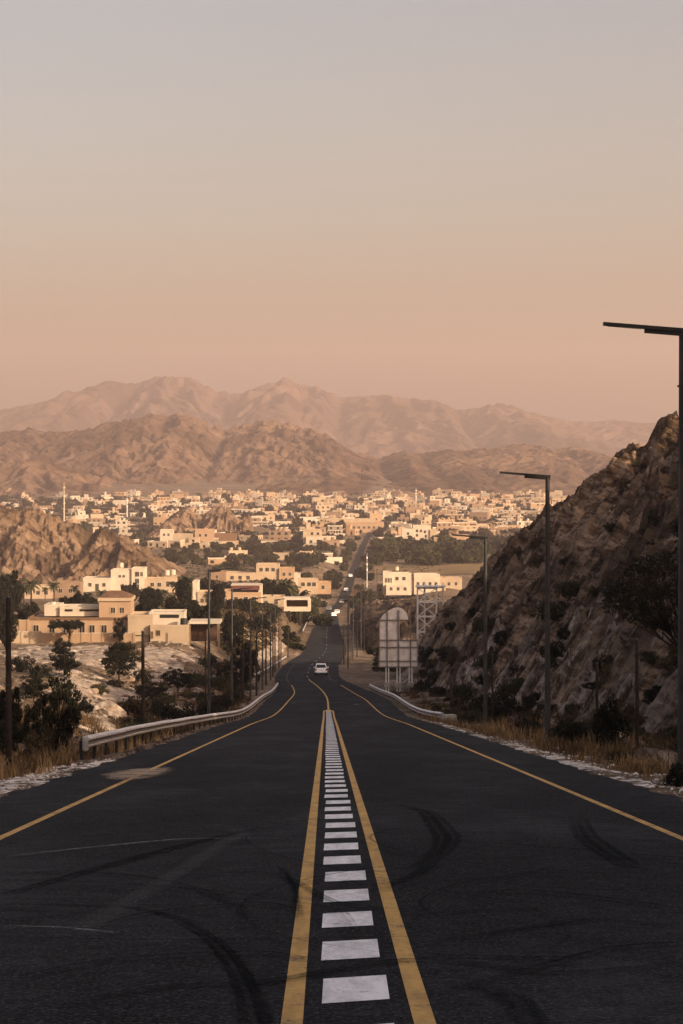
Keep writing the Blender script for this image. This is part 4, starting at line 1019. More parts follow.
house(320, 384, 531, [(320, 384, 521.5, 0, 'peach_plaster'), (330, 376, 518, 2, 'cream_plaster')], 1640, None, 'very long peach school building left of the road', 12, [(324 + 5 * k, 527, 1.6, 1.6, 0) for k in range(12)])
house(195, 236, 545, [(195, 214, 528, 0, 'peach_plaster'), (210, 236, 533, 1, 'brown_trim'), (203, 238, 541, -3, 'cream_plaster')], 1400, None, 'peach house with dark verandah below the double rocky knoll', 10, [(200, 534, 1.4, 1.6, 0), (206, 534, 1.4, 1.6, 0)])
house(160, 176, 540, [(160, 173, 529, 0, 'white_plaster'), (172, 192, 534, .5, 'cream_plaster')], 1450, None, 'small white house left of the double rocky knoll', 9, [(164, 534, 1.2, 1.4, 0), (168.5, 534, 1.2, 1.4, 0)])
house(260, 292, 545, [(261, 292, 541, 0, 'white_plaster')], 1450, None, 'long low white wall-like house in the scrub left of centre', 7, [(266 + 5 * k, 543, 1.3, 1.0, 0) for k in range(5)])
house(434, 478, 548, [(434, 452, 537, 0, 'peach_plaster'), (450, 470, 534, 1.5, 'peach_plaster'), (468, 480, 541, 0, 'cream_plaster')], 1390, None, 'peach house group at the upper right end of the orchard', 10, [(439, 542, 1.4, 1.5, 0), (446, 542, 1.4, 1.5, 0), (456, 540, 1.4, 1.5, 1.5), (464, 540, 1.4, 1.5, 1.5)])

# the town: flat-roofed plastered houses, each one its own, in six belts from the orchard to the mountains' foot
COLS = [('cream', 'cream_plaster'), ('peach', 'peach_plaster'), ('white', 'white_plaster'), ('tan', 'tan_plaster'), ('grey', 'grey_plaster')]
def town_house(d, c, rnd):
    cn, cm = rnd.choices(COLS, (38, 22, 20, 14, 6))[0]
    st = rnd.choices((1, 2, 3), (80, 19, 1))[0]; w = rnd.uniform(7, 14); dp = rnd.uniform(8, 12); h = 3.0 * st + .25
    x = px(c, d); m = MB(); feat = rnd.choice(('stair tower', 'side wing', 'roof tank', 'verandah', 'roof room', 'plain front'))
    def vol(x0, x1, y0, y1, z1, mi=0):
        m.span(x0, x1, y0, y1, -3, z1, mi); m.span(x0 - .12, x1 + .12, y0 - .12, y0 + .2, z1 - .1, z1 + .6, 2); m.span(x0 - .12, x0 + .2, y0 + .2, y1, z1 - .1, z1 + .6, 2); m.span(x1 - .2, x1 + .12, y0 + .2, y1, z1 - .1, z1 + .6, 2)
    vol(-w/2, w/2, 0, dp, h)
    n = max(2, int(w / rnd.uniform(3.0, 4.4)))
    for s in range(st):
        for k in range(n):
            if rnd.random() < .12: continue
            xx = -w/2 + w * (k + .5) / n; ww = rnd.choice((1.1, 1.4, 1.8)); zz = 1.0 + 3.3 * s
            if s == 0 and k == n // 2: m.span(xx - .7, xx + .7, -.05, .02, 0, 2.4, 1)
            else: m.span(xx - ww/2, xx + ww/2, -.05, .02, zz, zz + 1.5, 1)
    for s in range(st):
        for yy in (dp * .3, dp * .7): m.span(w/2 - .02, w/2 + .05, yy - .6, yy + .6, 1.0 + 3.3 * s, 2.5 + 3.3 * s, 1)
    if feat == 'stair tower': vol(-w * .1, w * .18, -.8, 4, h + 2.9)
    elif feat == 'side wing': vol(w/2 + .15, w/2 + rnd.uniform(4, 8), 1.5, dp, 4.0); m.span(w/2 + 1.6, w/2 + 2.9, 1.45, 1.52, 1, 2.5, 1)
    elif feat == 'roof tank': m.tube((w * .2, 4, h), (w * .2, 4, h + 2.1), 1.0, .95, 10, 2); m.tube((-w * .2, 5, h), (-w * .2, 5, h + 1.9), .9, .9, 10, 2)
    elif feat == 'verandah': m.span(-w/2, w/2, -3, -.02, 3.3, 3.7, 2); m.span(-w/2 + .2, w/2 - .2, -.08, -.03, 0, 3.3, 1); [m.span(-w/2 + w * k / 5 * .98, -w/2 + w * k / 5 * .98 + .4, -3, -2.6, -2, 3.3, 2) for k in range(6)]
    elif feat == 'roof room': vol(-w * .35, w * .1, 3, dp - 1, h + 3.0); m.span(-w * .2, -w * .1, 2.9, 3.02, h + .9, h + 2.2, 1)
    tm = 'white_plaster' if rnd.random() < .4 else cm
    if feat == 'plain front' or rnd.random() < .35: m.span(-w/2 - 4, w/2 + 3, -6.2, -6, -2, 2.0, 2)      # yard wall
    o = m.build('house', [M[cm], M['dark_glass'], M[tm]], None, (x, d, gz(x, d) - .2), rnd.uniform(-.35, .45))
    return o, '%s %s-storey %s house' % (cn, ('one', 'two', 'three')[st - 1], feat.replace(' ', '-'))
KN = [(-150, 215, 850, 1100), (140, 270, 1540, 1700)]
def free_spot(c, d, wpx=0):
    x = px(c, d)
    if d < 1850 and abs(x - float(road_x(np.array(d)))) < 13 + wpx: return False
    for a, b, e, f_ in KN:
        if a < c < b and e < d < f_: return False
    return True
belts = [(1180, 1330, 4, 345, 200, 'near town edge'), (1330, 1560, 26, 480, -40, 'orchard belt'), (1560, 1820, 58, 640, -40, 'first town belt'), (1820, 2080, 64, 640, -40, 'second town belt'),
         (2080, 2360, 64, 620, -40, 'third town belt'), (2360, 2620, 48, 600, 20, 'last town belt')]
used = []
rnd = random.Random(31)
for d0, d1, n, cmax, cmin, wh in belts:
    k = 0; tries = 0
    while k < n and tries < 4000:
        tries += 1
        d = rnd.uniform(d0, d1); c = rnd.uniform(cmin, cmax)
        if c < 170 and rnd.random() < .45: continue
        if 372 < c < 600 and d < 1420: continue
        x = px(c, d)
        if not free_spot(c, d) or any(abs(x - a) < 17 and abs(d - b) < 17 for a, b in used): continue
        used.append((x, d)); o, s = town_house(d, c, rnd)
        side = 'left of road' if x < float(road_x(np.array(d))) else 'right of road'
        tag(o, None, 'house', 'houses of the town'); ITEMS.append((o, s + ' ' + side + ', ' + wh, c)); k += 1
number_labels(ITEMS)

# beyond the nearest few hundred houses the rest of the town reads as one mass of low flat blocks
m = MB(); rnd = random.Random(77); n = 0
while n < 250:
    d = 1700 + 1000 * rnd.random() ** .8; c = rnd.uniform(-40, 640); x = px(c, d)
    if not free_spot(c, d) or c < 150 and rnd.random() < .5 or any(abs(x - a) < 11 and abs(d - b) < 14 for a, b in used): continue
    z = gz(x, d); w = rnd.uniform(6, 15); h = rnd.choice((2.9, 3.1, 3.3, 3.4, 5.8)); mi = rnd.choices((0, 1, 2, 3, 4), (38, 20, 12, 20, 10))[0]; q = rnd.uniform(-.4, .4)
    m.box((x, d, z + h / 2 - 1.5), (w, 9, h + 3), mi, q); m.box((x, d, z + h + .2), (w * .94, 8.4, .5), mi, q)
    if rnd.random() < .5: m.box((x + rnd.uniform(-3, 3), d + 1, z + h + 1.3), (3, 4, 2.6), mi, q)
    for k in range(int(w / 3.5)): m.box((x + (-w/2 + 1.6 + 3.5 * k) * math.cos(q), d + (-w/2 + 1.6 + 3.5 * k) * math.sin(q), z + 1.9), (1.3, 9.1, 1.3), 5, q)
    n += 1
o = m.build('far_houses', [M['cream_plaster'], M['peach_plaster'], M['white_plaster'], M['tan_plaster'], M['grey_plaster'], M['dark_glass']])
tag(o, 'countless small flat-roofed houses filling the far side of the town', 'houses', kind='stuff')
# ------------------------------------------------------------------ vegetation
def leaf_quads(C, size, rng, flat=0.0, aspect=.5):
    n = len(C); a = rng.normal(size=(n, 3)); a[:, 2] *= (1 - flat); a /= np.linalg.norm(a, axis=1)[:, None] + 1e-9
    b = np.cross(a, rng.normal(size=(n, 3))); b /= np.linalg.norm(b, axis=1)[:, None] + 1e-9
    s = size * rng.uniform(.6, 1.3, (n, 1)); a *= s; b *= s * aspect
    return np.stack([C - a, C + b, C + a, C - b], 1).reshape(-1, 3)
def crown_mesh(name, seed, clumps, per, leaf, cr, mat, flat=0.0, aspect=.5):
    """clumps: (n,3) centres"""
    rng = np.random.default_rng(seed); C = []
    for c in clumps:
        k = int(per * rng.uniform(.6, 1.4)); p = rng.normal(size=(k, 3)); p /= np.linalg.norm(p, axis=1)[:, None]; p *= cr * rng.uniform(.2, 1, (k, 1)) ** .5 * rng.uniform(.7, 1.3)
        p[:, 2] *= (1 - .55 * flat); C.append(c + p)
    V = leaf_quads(np.concatenate(C), leaf, rng, 0, aspect)
    return mesh_np(name, V, np.arange(len(V)).reshape(-1, 4), mat)
def ell_clumps(seed, n, rx, ry, rz, cz, shell=.45, lump=.25):
    rng = np.random.default_rng(seed); p = rng.normal(size=(n, 3)); p /= np.linalg.norm(p, axis=1)[:, None]
    ph = np.arctan2(p[:, 1], p[:, 0]); k = 1 + lump * np.sin(ph * 3 + seed) + lump * .7 * np.sin(ph * 5 + p[:, 2] * 4 + seed * 2)
    p *= (rng.uniform(shell, 1, (n, 1)) ** .6) * k[:, None]
    return p * np.array([rx, ry, rz]) + np.array([0, 0, cz])
def trunk_mesh(name, clumps, h, r, seed, nb=7, lean=0.0, base=-.4):
    rr = random.Random(seed); m = MB()
    m.path([(0, 0, base), (lean * .3 + rr.uniform(-.05, .05) * h, 0, h * .45), (lean, rr.uniform(-.05, .05) * h, h)], [r * 1.25, r, r * .6], 7)
    for k in range(min(nb, len(clumps))):
        c = clumps[rr.randrange(len(clumps))]; s = h * rr.uniform(.35, .95); p0 = Vector((lean * s / h, 0, s)); p2 = Vector(c); p1 = p0.lerp(p2, .5) + Vector((rr.uniform(-.1, .1), rr.uniform(-.1, .1), .12)) * h
        m.path([p0, p1, p2], [r * .5, r * .32, r * .1], 5)
    return m.mesh(name, M['bark'], True)
def tree_kind(seed, rx, rz, cz, h, r, nc, per, leaf, cr, mat, flat=0.0, lean=0.0, nb=8, ry=None, shell=.45):
    cl = ell_clumps(seed, nc, rx, ry or rx, rz, cz, shell); cl[:, 0] += lean
    return trunk_mesh('trunk', cl, h, r, seed, nb, lean), crown_mesh('crown', seed, cl, per, leaf, cr, mat, flat), rx * 1.12 + cr * .6
def plant(name, kind, x, y, z, s, label, cat, group=None, rz=None, sz=None):
    o = empty(name, (x, y, z), R.uniform(0, 6.28) if rz is None else rz); o.scale = (s, s, sz or s)
    link('trunk', kind[0], o); link('crown', kind[1], o)
    return tag(o, label, cat, group)
def stand(name, kind, c, rowbase, d, hrow, kh, label, cat='tree', group=None, sx=1.0, rz=None, z=None, wp=None):
    """stand a tree whose unit height is kh so that it is hrow..rowbase tall at distance d; wp is its width in columns"""
    if d is None: d = hit_top(c, rowbase, 45, 420) or 90.0
    x = px(c, d); z = top(x, d) - .05 if z is None else z
    h = zrow(hrow, d) - z; s = min(max(.15, h / kh), 12)
    w_ = s * sx if wp is None else wp * d / F / 2 / kind[2]
    return plant(name, kind, x, d, z, w_, label, cat, group, rz, s)

DL, OL, SL = M['dark_leaves'], M['olive_leaves'], M['scrub_leaves']
# near dark thorn trees left of the road (unit heights about 3.2)
tA = tree_kind(3, 1.75, 1.25, 1.75, 1.6, .09, 74, 150, .07, .29, DL, .35, nb=34)
tB = tree_kind(8, 1.15, 1.15, 1.75, 1.5, .07, 56, 130, .07, .27, DL, .3, nb=26)
tC = tree_kind(13, 1.9, .42, 2.5, 2.2, .08, 70, 110, .085, .34, DL, .6, nb=16)
near = 'dark trees left of the road'
for k, c, rb, d, ht, kh, lab, wp in [
    (tA, 58, 727, 98, 672, 3.15, 'big dark thorn tree behind the grass, right of the thick post', 62), (tA, 10, 728, 92, 684, 3.15, 'broad low thorn tree at the left edge beneath the thick post', 50),
    (tA, 119, 681, None, 642, 3.15, 'round dark thorn tree above the pale sand mound', 44), (tB, 64, 676, None, 645, 3.0, 'dark thorn tree just above the big dark one', 38),
    (tB, 34, 702, None, 676, 3.0, 'dark thorn tree between thick post and big dark tree', 34), (tB, 86, 716, None, 698, 3.0, 'small dark thorn tree between big tree and sand mound', 18),
    (tA, 150, 703, None, 682, 3.15, 'low dark thorn tree right beside the dark post by the guardrail', 40), (tA, 178, 692, None, 668, 3.15, 'low dark thorn tree left of the nearest left lamp', 38),
    (tA, 247, 690, None, 640, 3.15, 'dark bushy tree among the left street lamps', 32), (tA, 226, 688, None, 664, 3.15, 'dark tree left of the bushy one among the lamps', 28)]:
    if d is None: d = min(330.0, hit(c, rb))
    stand('thorn_tree', k, c, rb, d, ht, kh, lab, group=near, wp=wp)
stand('thorn_tree', tB, 120, 636, D - 5.2, 619, 3.0, 'little dark tree standing against the villa garden wall', group=near, wp=15, z=zrow(642, D))
stand('thorn_tree', tC, 69, 640, D - 6, 620, 3.0, 'flat dark tree pressed against the villa front', group=near, wp=40, z=zrow(643, D))
# big trees around the villa
tD = tree_kind(21, 2.6, 2.2, 3.4, 2.6, .2, 120, 90, .26, .72, DL, .1, nb=14)
tE = tree_kind(25, 2.2, 2.8, 3.8, 2.8, .2, 120, 90, .26, .7, DL, .1, nb=14)
tF = tree_kind(27, 3.2, 1.7, 3.0, 2.2, .2, 120, 90, .28, .7, DL, .3, nb=14)
vil = 'tall trees round the villa'
for c, rb, d, ht, k, kh, lab, sx in [
    (6, 640, 330, 606, tE, 6.4, 'tall dark tree at the left edge beside the villa gate', 22), (30, 628, 372, 603, tD, 5.8, 'dark tree behind the left end of the villa', 26), (6, 620, 420, 576, tF, 5.0, 'broad green tree at the left edge above the gate', 34),
    (66, 618, 440, 597, tD, 5.8, 'dark tree left of the three behind the villa roof', 24), (80, 618, 430, 594, tF, 5.0, 'dark tree in the middle behind the villa roof', 24), (93, 618, 470, 599, tE, 6.4, 'narrow tree right behind the villa roof', 14),
    (146, 622, 400, 603, tF, 5.0, 'dark tree behind the cream annex', 28), (176, 622, 420, 598, tD, 5.8, 'round dark tree behind the right end of the annex', 30), (192, 622, 430, 602, tE, 6.4, 'dark tree between annex and street lamp', 22),
    (210, 640, 380, 606, tF, 5.0, 'wide dark tree over the red door carport', 26), (232, 645, 400, 612, tD, 5.8, 'dark tree right of the red door carport', 24), (218, 610, 500, 586, tE, 6.4, 'tall dark tree before the house with the turret', 16),
    (151, 606, 520, 588, tD, 5.8, 'round tree in front of the large white house, right side', 26), (184, 603, 530, 580, tE, 6.4, 'dense tree left of the white turret', 18), (208, 600, 600, 579, tD, 5.8, 'dense tree right of the white turret', 20),
    (129, 590, 640, 585, tF, 5.0, 'low tree under the windows of the large white house', 22), (268, 592, 640, 579, tD, 5.8, 'dark tree right of the dark red awning', 22), (278, 596, 620, 586, tF, 5.0, 'low dark tree above the plain cream house', 24)]:
    stand('broadleaf_tree', k, c, rb, d, ht, kh, lab, group=vil, wp=sx)
# leaning thorn tree on the slope at the right edge
rng = np.random.default_rng(5); d = hit_top(684, 654, 45, 200) or 80.0
x0 = px(688, d); zt = zrow(655, d); cl = []
for k in range(170):
    c = rng.uniform(606, 706); hi = np.interp(c, [606, 640, 680, 706], [588, 560, 552, 556]); lo = np.interp(c, [606, 640, 680, 706], [606, 624, 636, 640]); r_ = hi + (lo - hi) * rng.uniform() ** 1.1
    cl.append((px(c, d) - x0, rng.uniform(-1, 1) * d / 70, zrow(r_, d) - zt))
cl = np.array(cl); K = d / 78.0
m = MB(); rr = random.Random(4)
stems = []
for k in range(6):
    a = .55 + .17 * k; L = K * rr.uniform(1.1, 1.6); q = [Vector((-.04 * k, .05 * k - .1, -.6)), Vector((-math.cos(a) * L * .5, .22 * k - .5, math.sin(a) * L * .42)), Vector((-math.cos(a) * L, .3 * k - .7, math.sin(a) * L))]
    m.path(q, [.06 * K, .045 * K, .028 * K], 6); stems.append(q)
for k in range(90):
    c = Vector(cl[rr.randrange(len(cl))]); q = min(stems, key=lambda s_: min((s_[1] - c).length, (s_[2] - c).length)); s = rr.uniform(.1, 1); b0 = q[1].lerp(q[2], s); mid = b0.lerp(c, .55) + Vector((0, 0, -.06 * K))
    m.path([b0, mid, c], [.02 * K, .013 * K, .004 * K], 5)
o = tag(empty('thorn_tree', (x0, d, zt)), 'sprawling half bare thorn tree on the slope by the right edge', 'tree')
m.build('trunk', M['bark'], o, smooth=True); link('crown', crown_mesh('crown', 6, cl, 70, .045 * K, .25 * K, DL, .2), o)

# shrubs
bushA = tree_kind(31, .62, .42, .42, .35, .03, 46, 70, .045, .17, DL, .1, nb=12)
bushB = tree_kind(33, .55, .34, .34, .3, .03, 40, 60, .045, .16, SL, .1, nb=16)
bushC = tree_kind(35, .7, .3, .3, .3, .03, 46, 60, .05, .17, OL, .2, nb=12)
SH = []
named = [(566, 750, 80, 722, bushA, 46, 'dark bush at the foot of the tall grey street lamp'), (612, 742, 74, 702, bushA, 40, 'dark bush below the dark post on the cut slope'), (680, 794, 47, 764, bushA, 34, 'dark bush at the right edge beneath the lamp pole'),
         (464, 700, None, 680, bushC, 30, 'green bush between the guardrail and the third lamp'), (574, 716, None, 700, bushC, 26, 'olive bush behind the tall grey lamp'), (598, 691, None, 682, bushA, 34, 'flat dark bush around the dark post on the cut slope'),
         (650, 665, None, 648, bushC, 30, 'olive bush under the sprawling thorn tree'), (530, 726, None, 708, bushB, 34, 'brown bush left of the tall grey lamp'), (500, 722, None, 708, bushA, 26, 'dark bush right of the third lamp'),
         (652, 556, None, 546, bushA, 22, 'dark round bush high on the rock hill'), (36, 742, 78, 726, bushB, 44, 'brown bush left of the guardrail end')]
for c, rb, d, ht, k, wp, lab in named: stand('shrub', k, c, rb, d, ht, .85, lab, 'shrub', 'shrubs named by what is beside them', wp=wp)
rnd = random.Random(9)
def scatter_shrub(x, y, s, k, stem, name='shrub', cat='shrub', group='shrubs scattered over the slopes'):
    o = plant(name, k, x, y, top(x, y) - .03 * s, s, None, cat, group); SH.append((o, stem, CX + x / y * F)); return o
n = 0
while n < 84:
    y = rnd.uniform(60, 300); x = float(hill_foot(np.array(y))) + rnd.uniform(-3.5, 3) if rnd.random() < .45 else float(hill_foot(np.array(y))) + rnd.uniform(3, 34)
    c = CX + x / y * F
    if not 380 < c < 720 or x < 7.6: continue
    scatter_shrub(x, y, rnd.uniform(.5, 1.5) * (1 if y < 150 else 1.5), rnd.choice((bushA, bushA, bushB, bushC)), 'dry shrub on the rock hill'); n += 1
n = 0
while n < 70:
    y = rnd.uniform(80, 345); x = float(road_x(np.array(y))) - rnd.choice((rnd.uniform(8.5, 15), rnd.uniform(12, 34)))
    c = CX + x / y * F
    if not -30 < c < 300 or 76 < c < 132 and 90 < y < 190: continue
    scatter_shrub(x, y, rnd.uniform(.5, 1.5) * (1 if y < 150 else 1.5), rnd.choice((bushA, bushA, bushB, bushC)), 'dry shrub on the left slope below the villa'); n += 1
number_labels(SH); SH.clear()
# date palms
def palm(seed, h):
    rr = random.Random(seed); m = MB(); m.path([(0, 0, -.3), (.1, 0, h * .5), (.05, .1, h)], [.24, .2, .17], 8); tr = m.mesh('trunk', M['bark'], True)
    V = []; 
    for k in range(34):
        az = rr.uniform(0, 6.28); el = rr.uniform(-.5, 1.25); L = rr.uniform(2.2, 3.1); q = []
        for s in range(6):
            t = s / 5; e = el - 1.25 * t * t; q.append((q[-1][0] + L / 5 * math.cos(e), q[-1][1] + L / 5 * math.sin(e)) if q else (0, 0))
        ca, sa = math.cos(az), math.sin(az)
        for s in range(5):
            for sd in (-1, 1):
                (r0, z0), (r1, z1) = q[s], q[s + 1]; w0 = .42 * math.sin(math.pi * (s / 5 * .85 + .12)); w1 = .42 * math.sin(math.pi * ((s + 1) / 5 * .85 + .12))
                V += [(r0 * ca + .05, r0 * sa, h + z0), (r1 * ca + .05, r1 * sa, h + z1), (r1 * ca - sd * w1 * sa + .05, r1 * sa + sd * w1 * ca, h + z1 - .22), (r0 * ca - sd * w0 * sa + .05, r0 * sa + sd * w0 * ca, h + z0 - .22)]
    V = np.array(V); return tr, mesh_np('crown', V, np.arange(len(V)).reshape(-1, 4), M['palm_leaves'])
pk = [palm(1, 6.0), palm(2, 4.5)]
PL = []
for c, d, rt in [(31, 650, 577), (54, 660, 580), (24, 640, 583), (75, 690, 584), (102, 620, 588), (90, 640, 592), (186, 590, 574), (176, 600, 580), (196, 640, 578), (285, 640, 576), (210, 560, 590), (264, 640, 580), (290, 660, 583), (300, 680, 588), (164, 640, 588), (8, 690, 571), (45, 700, 586)]:
    x = px(c, d); z = gz(x, d); k = R.choice((0, 1)); s = max(.5, (zrow(rt, d) - z) / (8.0, 6.4)[k])
    o = plant('palm_tree', pk[k], x, d, z - .1, min(s, 1.5), None, 'palm', 'date palms between the houses', sz=s); PL.append((o, 'dark date palm among the houses behind the villa', c))
number_labels(PL)
# orchard, tree belts and town trees: each a tree of its own
def far_kind(seed, mat, rx=2.6, rz=2.1): return tree_kind(seed, rx, rz, 2.6, 2.0, .2, 40, 40, .5, .8, mat, .1, nb=5)
fk = [far_kind(41, M['orchard_leaves']), far_kind(43, M['orchard_leaves'], 2.2, 2.6), far_kind(45, DL, 3.0, 2.0), far_kind(47, OL, 2.8, 1.7)]
TR = []
def far_tree(c, d, s, stem, group, ks=None, name='broadleaf_tree'):
    x = px(c, d); o = plant(name, fk[rnd.choice(ks or (0, 1, 2, 3))], x, d, gz(x, d) - .2, s, None, 'tree', group); TR.append((o, stem, c))
for k in range(84):
    d = rnd.uniform(1200, 1400); c = rnd.uniform(374 if d < 1300 else 378, 478)
    if px(c, d) - float(road_x(np.array(d))) < 9: continue
    far_tree(c, d, rnd.uniform(1.0, 1.7), 'orchard tree right of the road', 'orchard trees', (0, 1, 2), 'orchard_tree')
for k in range(30): far_tree(rnd.uniform(380, 600), rnd.uniform(1330, 1420), rnd.uniform(.9, 1.5), 'hedge tree along the far side of the orchard', 'hedge trees', (0, 1, 2), 'hedge_tree')
k = 0
while k < 110:
    d = rnd.uniform(880, 1360); c = rnd.uniform(165, 352)
    if not free_spot(c, d) or c < 215 and d < 1100: continue
    far_tree(c, d, rnd.uniform(.55, 1.15), 'scrubby tree in the belt left of the road', 'scrubby trees of the left belt', (0, 2, 3, 3), 'scrub_tree'); k += 1
k = 0
while k < 185:
    d = rnd.uniform(1400, 2550); c = rnd.uniform(0, 600); x = px(c, d)
    if not free_spot(c, d) or any(abs(x - a) < 11 and -14 < d - b < 16 for a, b in used): continue
    far_tree(c, d, rnd.uniform(.8, 1.5), 'dark tree between the town houses', 'trees in the town'); k += 1
for k in range(26):
    d = rnd.uniform(430, 900); c = rnd.uniform(205, 318); x = px(c, d)
    if not free_spot(c, d): continue
    far_tree(c, d, rnd.uniform(.35, .7), 'low tree in the rough ground left of the bend', 'low trees by the bend', (2, 3))
for k in range(26):
    d = rnd.uniform(400, 900); c = rnd.uniform(348, 420); x = px(c, d)
    if x - float(road_x(np.array(d))) < 8: continue
    far_tree(c, d, rnd.uniform(.3, .65), 'low tree in the rough ground right of the road', 'low trees right of the road', (2, 3))
for k in range(34):
    d = rnd.uniform(650, 780); c = rnd.uniform(222, 326); far_tree(c, d, rnd.uniform(.5, .85), 'dark tree of the belt behind the red awning house', 'dark tree belt', (0, 2))
for k in range(40):
    d = rnd.uniform(520, 585); c = rnd.uniform(212, 300); far_tree(c, d, rnd.uniform(.3, .5), 'low dark tree before the plain cream house and shelter', 'low trees before the shelter', (2, 3))
for c, d, s in ((552, 420, 1.1), (560, 400, .9), (568, 430, 1.0), (545, 440, .7)):
    far_tree(c, d, s, 'dark tree on the shoulder of the rock hill', 'trees on the hill shoulder', (2,)); TR[-1][0].location.z = top(px(c, d), d) - .3
for k in range(90):
    d = rnd.uniform(860, 1950); s_ = rnd.choice((-1, 1)); x = float(road_x(np.array(d))) + s_ * rnd.uniform(4.6, 10); far_tree(CX + x / d * F, d, rnd.uniform(.45, .95), 'roadside tree along the far road', 'trees along the far road', (0, 2), 'roadside_tree')
number_labels(TR)
# the field before the orchard
X = np.linspace(0, 1, 30); ys = np.linspace(1120, 1195, 12); Yf = np.repeat(ys[:, None], 30, 1); Xf = px(374, Yf) * (1 - X) + px(640, Yf) * X
tag(link('field', grid_mesh('field', Xf, Yf, ground(Xf, Yf) + .25, M['field_soil'])), kind='structure')

# ------------------------------------------------------------------ verge: pale gravel, stones, boulders, dry grass
ys = np.arange(44, 128, .5); e0 = 5.30 + 0 * ys; e1 = 5.95 + .5 * fbm(ys / 4, ys * 0, 3, 3) + .5 * np.exp(-((ys - 68) / 12) ** 2) + 1.0 * np.exp(-((ys - 53) / 9) ** 2)
T = np.linspace(0, 1, 12); Og = e0[:, None] * (1 - T) + e1[:, None] * T; Yg = np.repeat(ys[:, None], 12, 1); Xg = road_x(Yg) + Og
gate = .03 * np.minimum(1, np.sin(np.pi * T) * 3) - .03 * (T > .97)
hole = sstep(-.25, .1, fbm(Xg / 2.0, Yg / 3.5, 51, 4) - .12 - .5 * np.abs(T - .5)[None, :])
Zg = ground(Xg, Yg) + .07 * hole - .04; Zg = np.maximum(Zg, np.where((Og < 5.6) & (hole > .5), np.interp(Yg, Yr, road_z(Yr.clip(max=2500))) - .03, -999))
tag(link('gravel_verge', grid_mesh('gravel_verge', Xg, Yg, Zg, M['pale_gravel'])), kind='structure')
ys = np.arange(38, 62, .4); T = np.linspace(0, 1, 12); Og = -(5.3 + 2.0 * T[None, :] + 0 * ys[:, None]); Yg = np.repeat(ys[:, None], 12, 1); Xg = road_x(Yg) + Og
hole = sstep(-.3, .1, fbm(Xg / 1.6, Yg / 2.6, 57, 4) - .02 - .6 * np.abs(T - .5)[None, :]); Zg = ground(Xg, Yg) + .07 * hole - .04
tag(link('gravel_verge', grid_mesh('gravel_verge', Xg, Yg, Zg, M['pale_gravel'])), kind='structure')
# pale slopes below the villa
def skin(name, c0, c1, d0, d1, seed, mat, dz=.12, thr=.05, n=110):
    T = np.linspace(0, 1, n); Yg = np.repeat((d0 + (d1 - d0) * T)[:, None], n, 1); Xg = px(c0, Yg) * (1 - T) + px(c1, Yg) * T
    e = np.minimum(np.minimum(T, 1 - T)[None, :], np.minimum(T, 1 - T)[:, None])
    k = fbm(Xg / 6, Yg / 9, seed, 5, .65) * 1.3 + 2.2 * sstep(0, .28, e) - 1.3 > thr
    return tag(link(name, grid_mesh(name, Xg, Yg, ground(Xg, Yg) + np.where(k & (np.abs(Xg - road_x(Yg)) > 8.5), dz, -.6), M[mat])), kind='structure')
skin('gravel_slope', -20, 235, 270, 352, 5, 'pale_slope'); skin('gravel_slope', 20, 230, 175, 275, 8, 'pale_slope', .1, .12); skin('gravel_slope', 232, 312, 330, 560, 12, 'pale_slope', .15, .1)
skin('gravel_slope', 60, 200, 120, 180, 18, 'pale_slope', .08, .3)

def rock_mesh(seed, mat, sub=3, flat=.65, rough=.35):
    bm = bmesh.new(); bmesh.ops.create_icosphere(bm, subdivisions=sub, radius=1.0); V = np.array([v.co for v in bm.verts])
    q = V[:, 0] * 1.1 + seed, V[:, 1] * 1.1 + V[:, 2] * .9
    k = 1 + rough * fbm(q[0], q[1], seed, 4) + .12 * fbm(V[:, 2] * 2 + seed, V[:, 0] * 2, seed + 3, 3); V = V * k[:, None]
    for n_ in np.random.default_rng(seed).normal(size=(7, 3)):
        n_ /= np.linalg.norm(n_); dd = V @ n_; V = V - np.outer(np.maximum(0, dd - .72), n_)
    V[:, 2] *= flat
    for v, c in zip(bm.verts, V): v.co = c
    me = bpy.data.meshes.new('boulder'); bm.to_mesh(me); bm.free(); me.materials.append(mat); return me
rocks = [rock_mesh(s, M['boulder_rock']) for s in (3, 5, 8, 12)] + [rock_mesh(15, M['cut_rock'], 4, .9, .5), rock_mesh(19, M['cut_rock'], 4, .75, .5)]
BO = []
def boulder(x, y, s, k, stem, sink=.3, sc=(1, 1, 1)):
    o = link('boulder', rocks[k], None, (x, y, top(x, y) - sink * s + .2 * s), rnd.uniform(0, 6.28)); o.scale = (s * sc[0], s * sc[1], s * sc[2]); tag(o, None, 'boulder', 'boulders beside the road'); BO.append((o, stem, CX + x / y * F))
dm = hit(103, 715); sm = 24 * dm / F
mound = link('sand_mound', rock_mesh(23, M['pale_slope'], 4, .42, .22), None, (px(103, dm), dm + 1.2 * sm, gz(px(103, dm), dm + 1.2 * sm) - .1 * sm)); mound.scale = (sm, sm * 1.5, sm * 1.6); tag(mound, 'smooth pale mound of sand between the thorn trees left of the guardrail', 'mound')
for c, d, s, k in ((640, 74, 1.2, 4), (664, 66, 1.3, 5), (622, 80, 1.0, 4), (675, 60, .9, 4), (590, 96, 1.2, 5), (560, 112, 1.3, 4), (655, 84, 1.2, 5), (520, 135, 1.3, 5)):
    boulder(px(c, d), d, s * .55, k, 'craggy rock outcrop in the pale cut slope', .45, (1, 1.3, 1.1))
n = 0
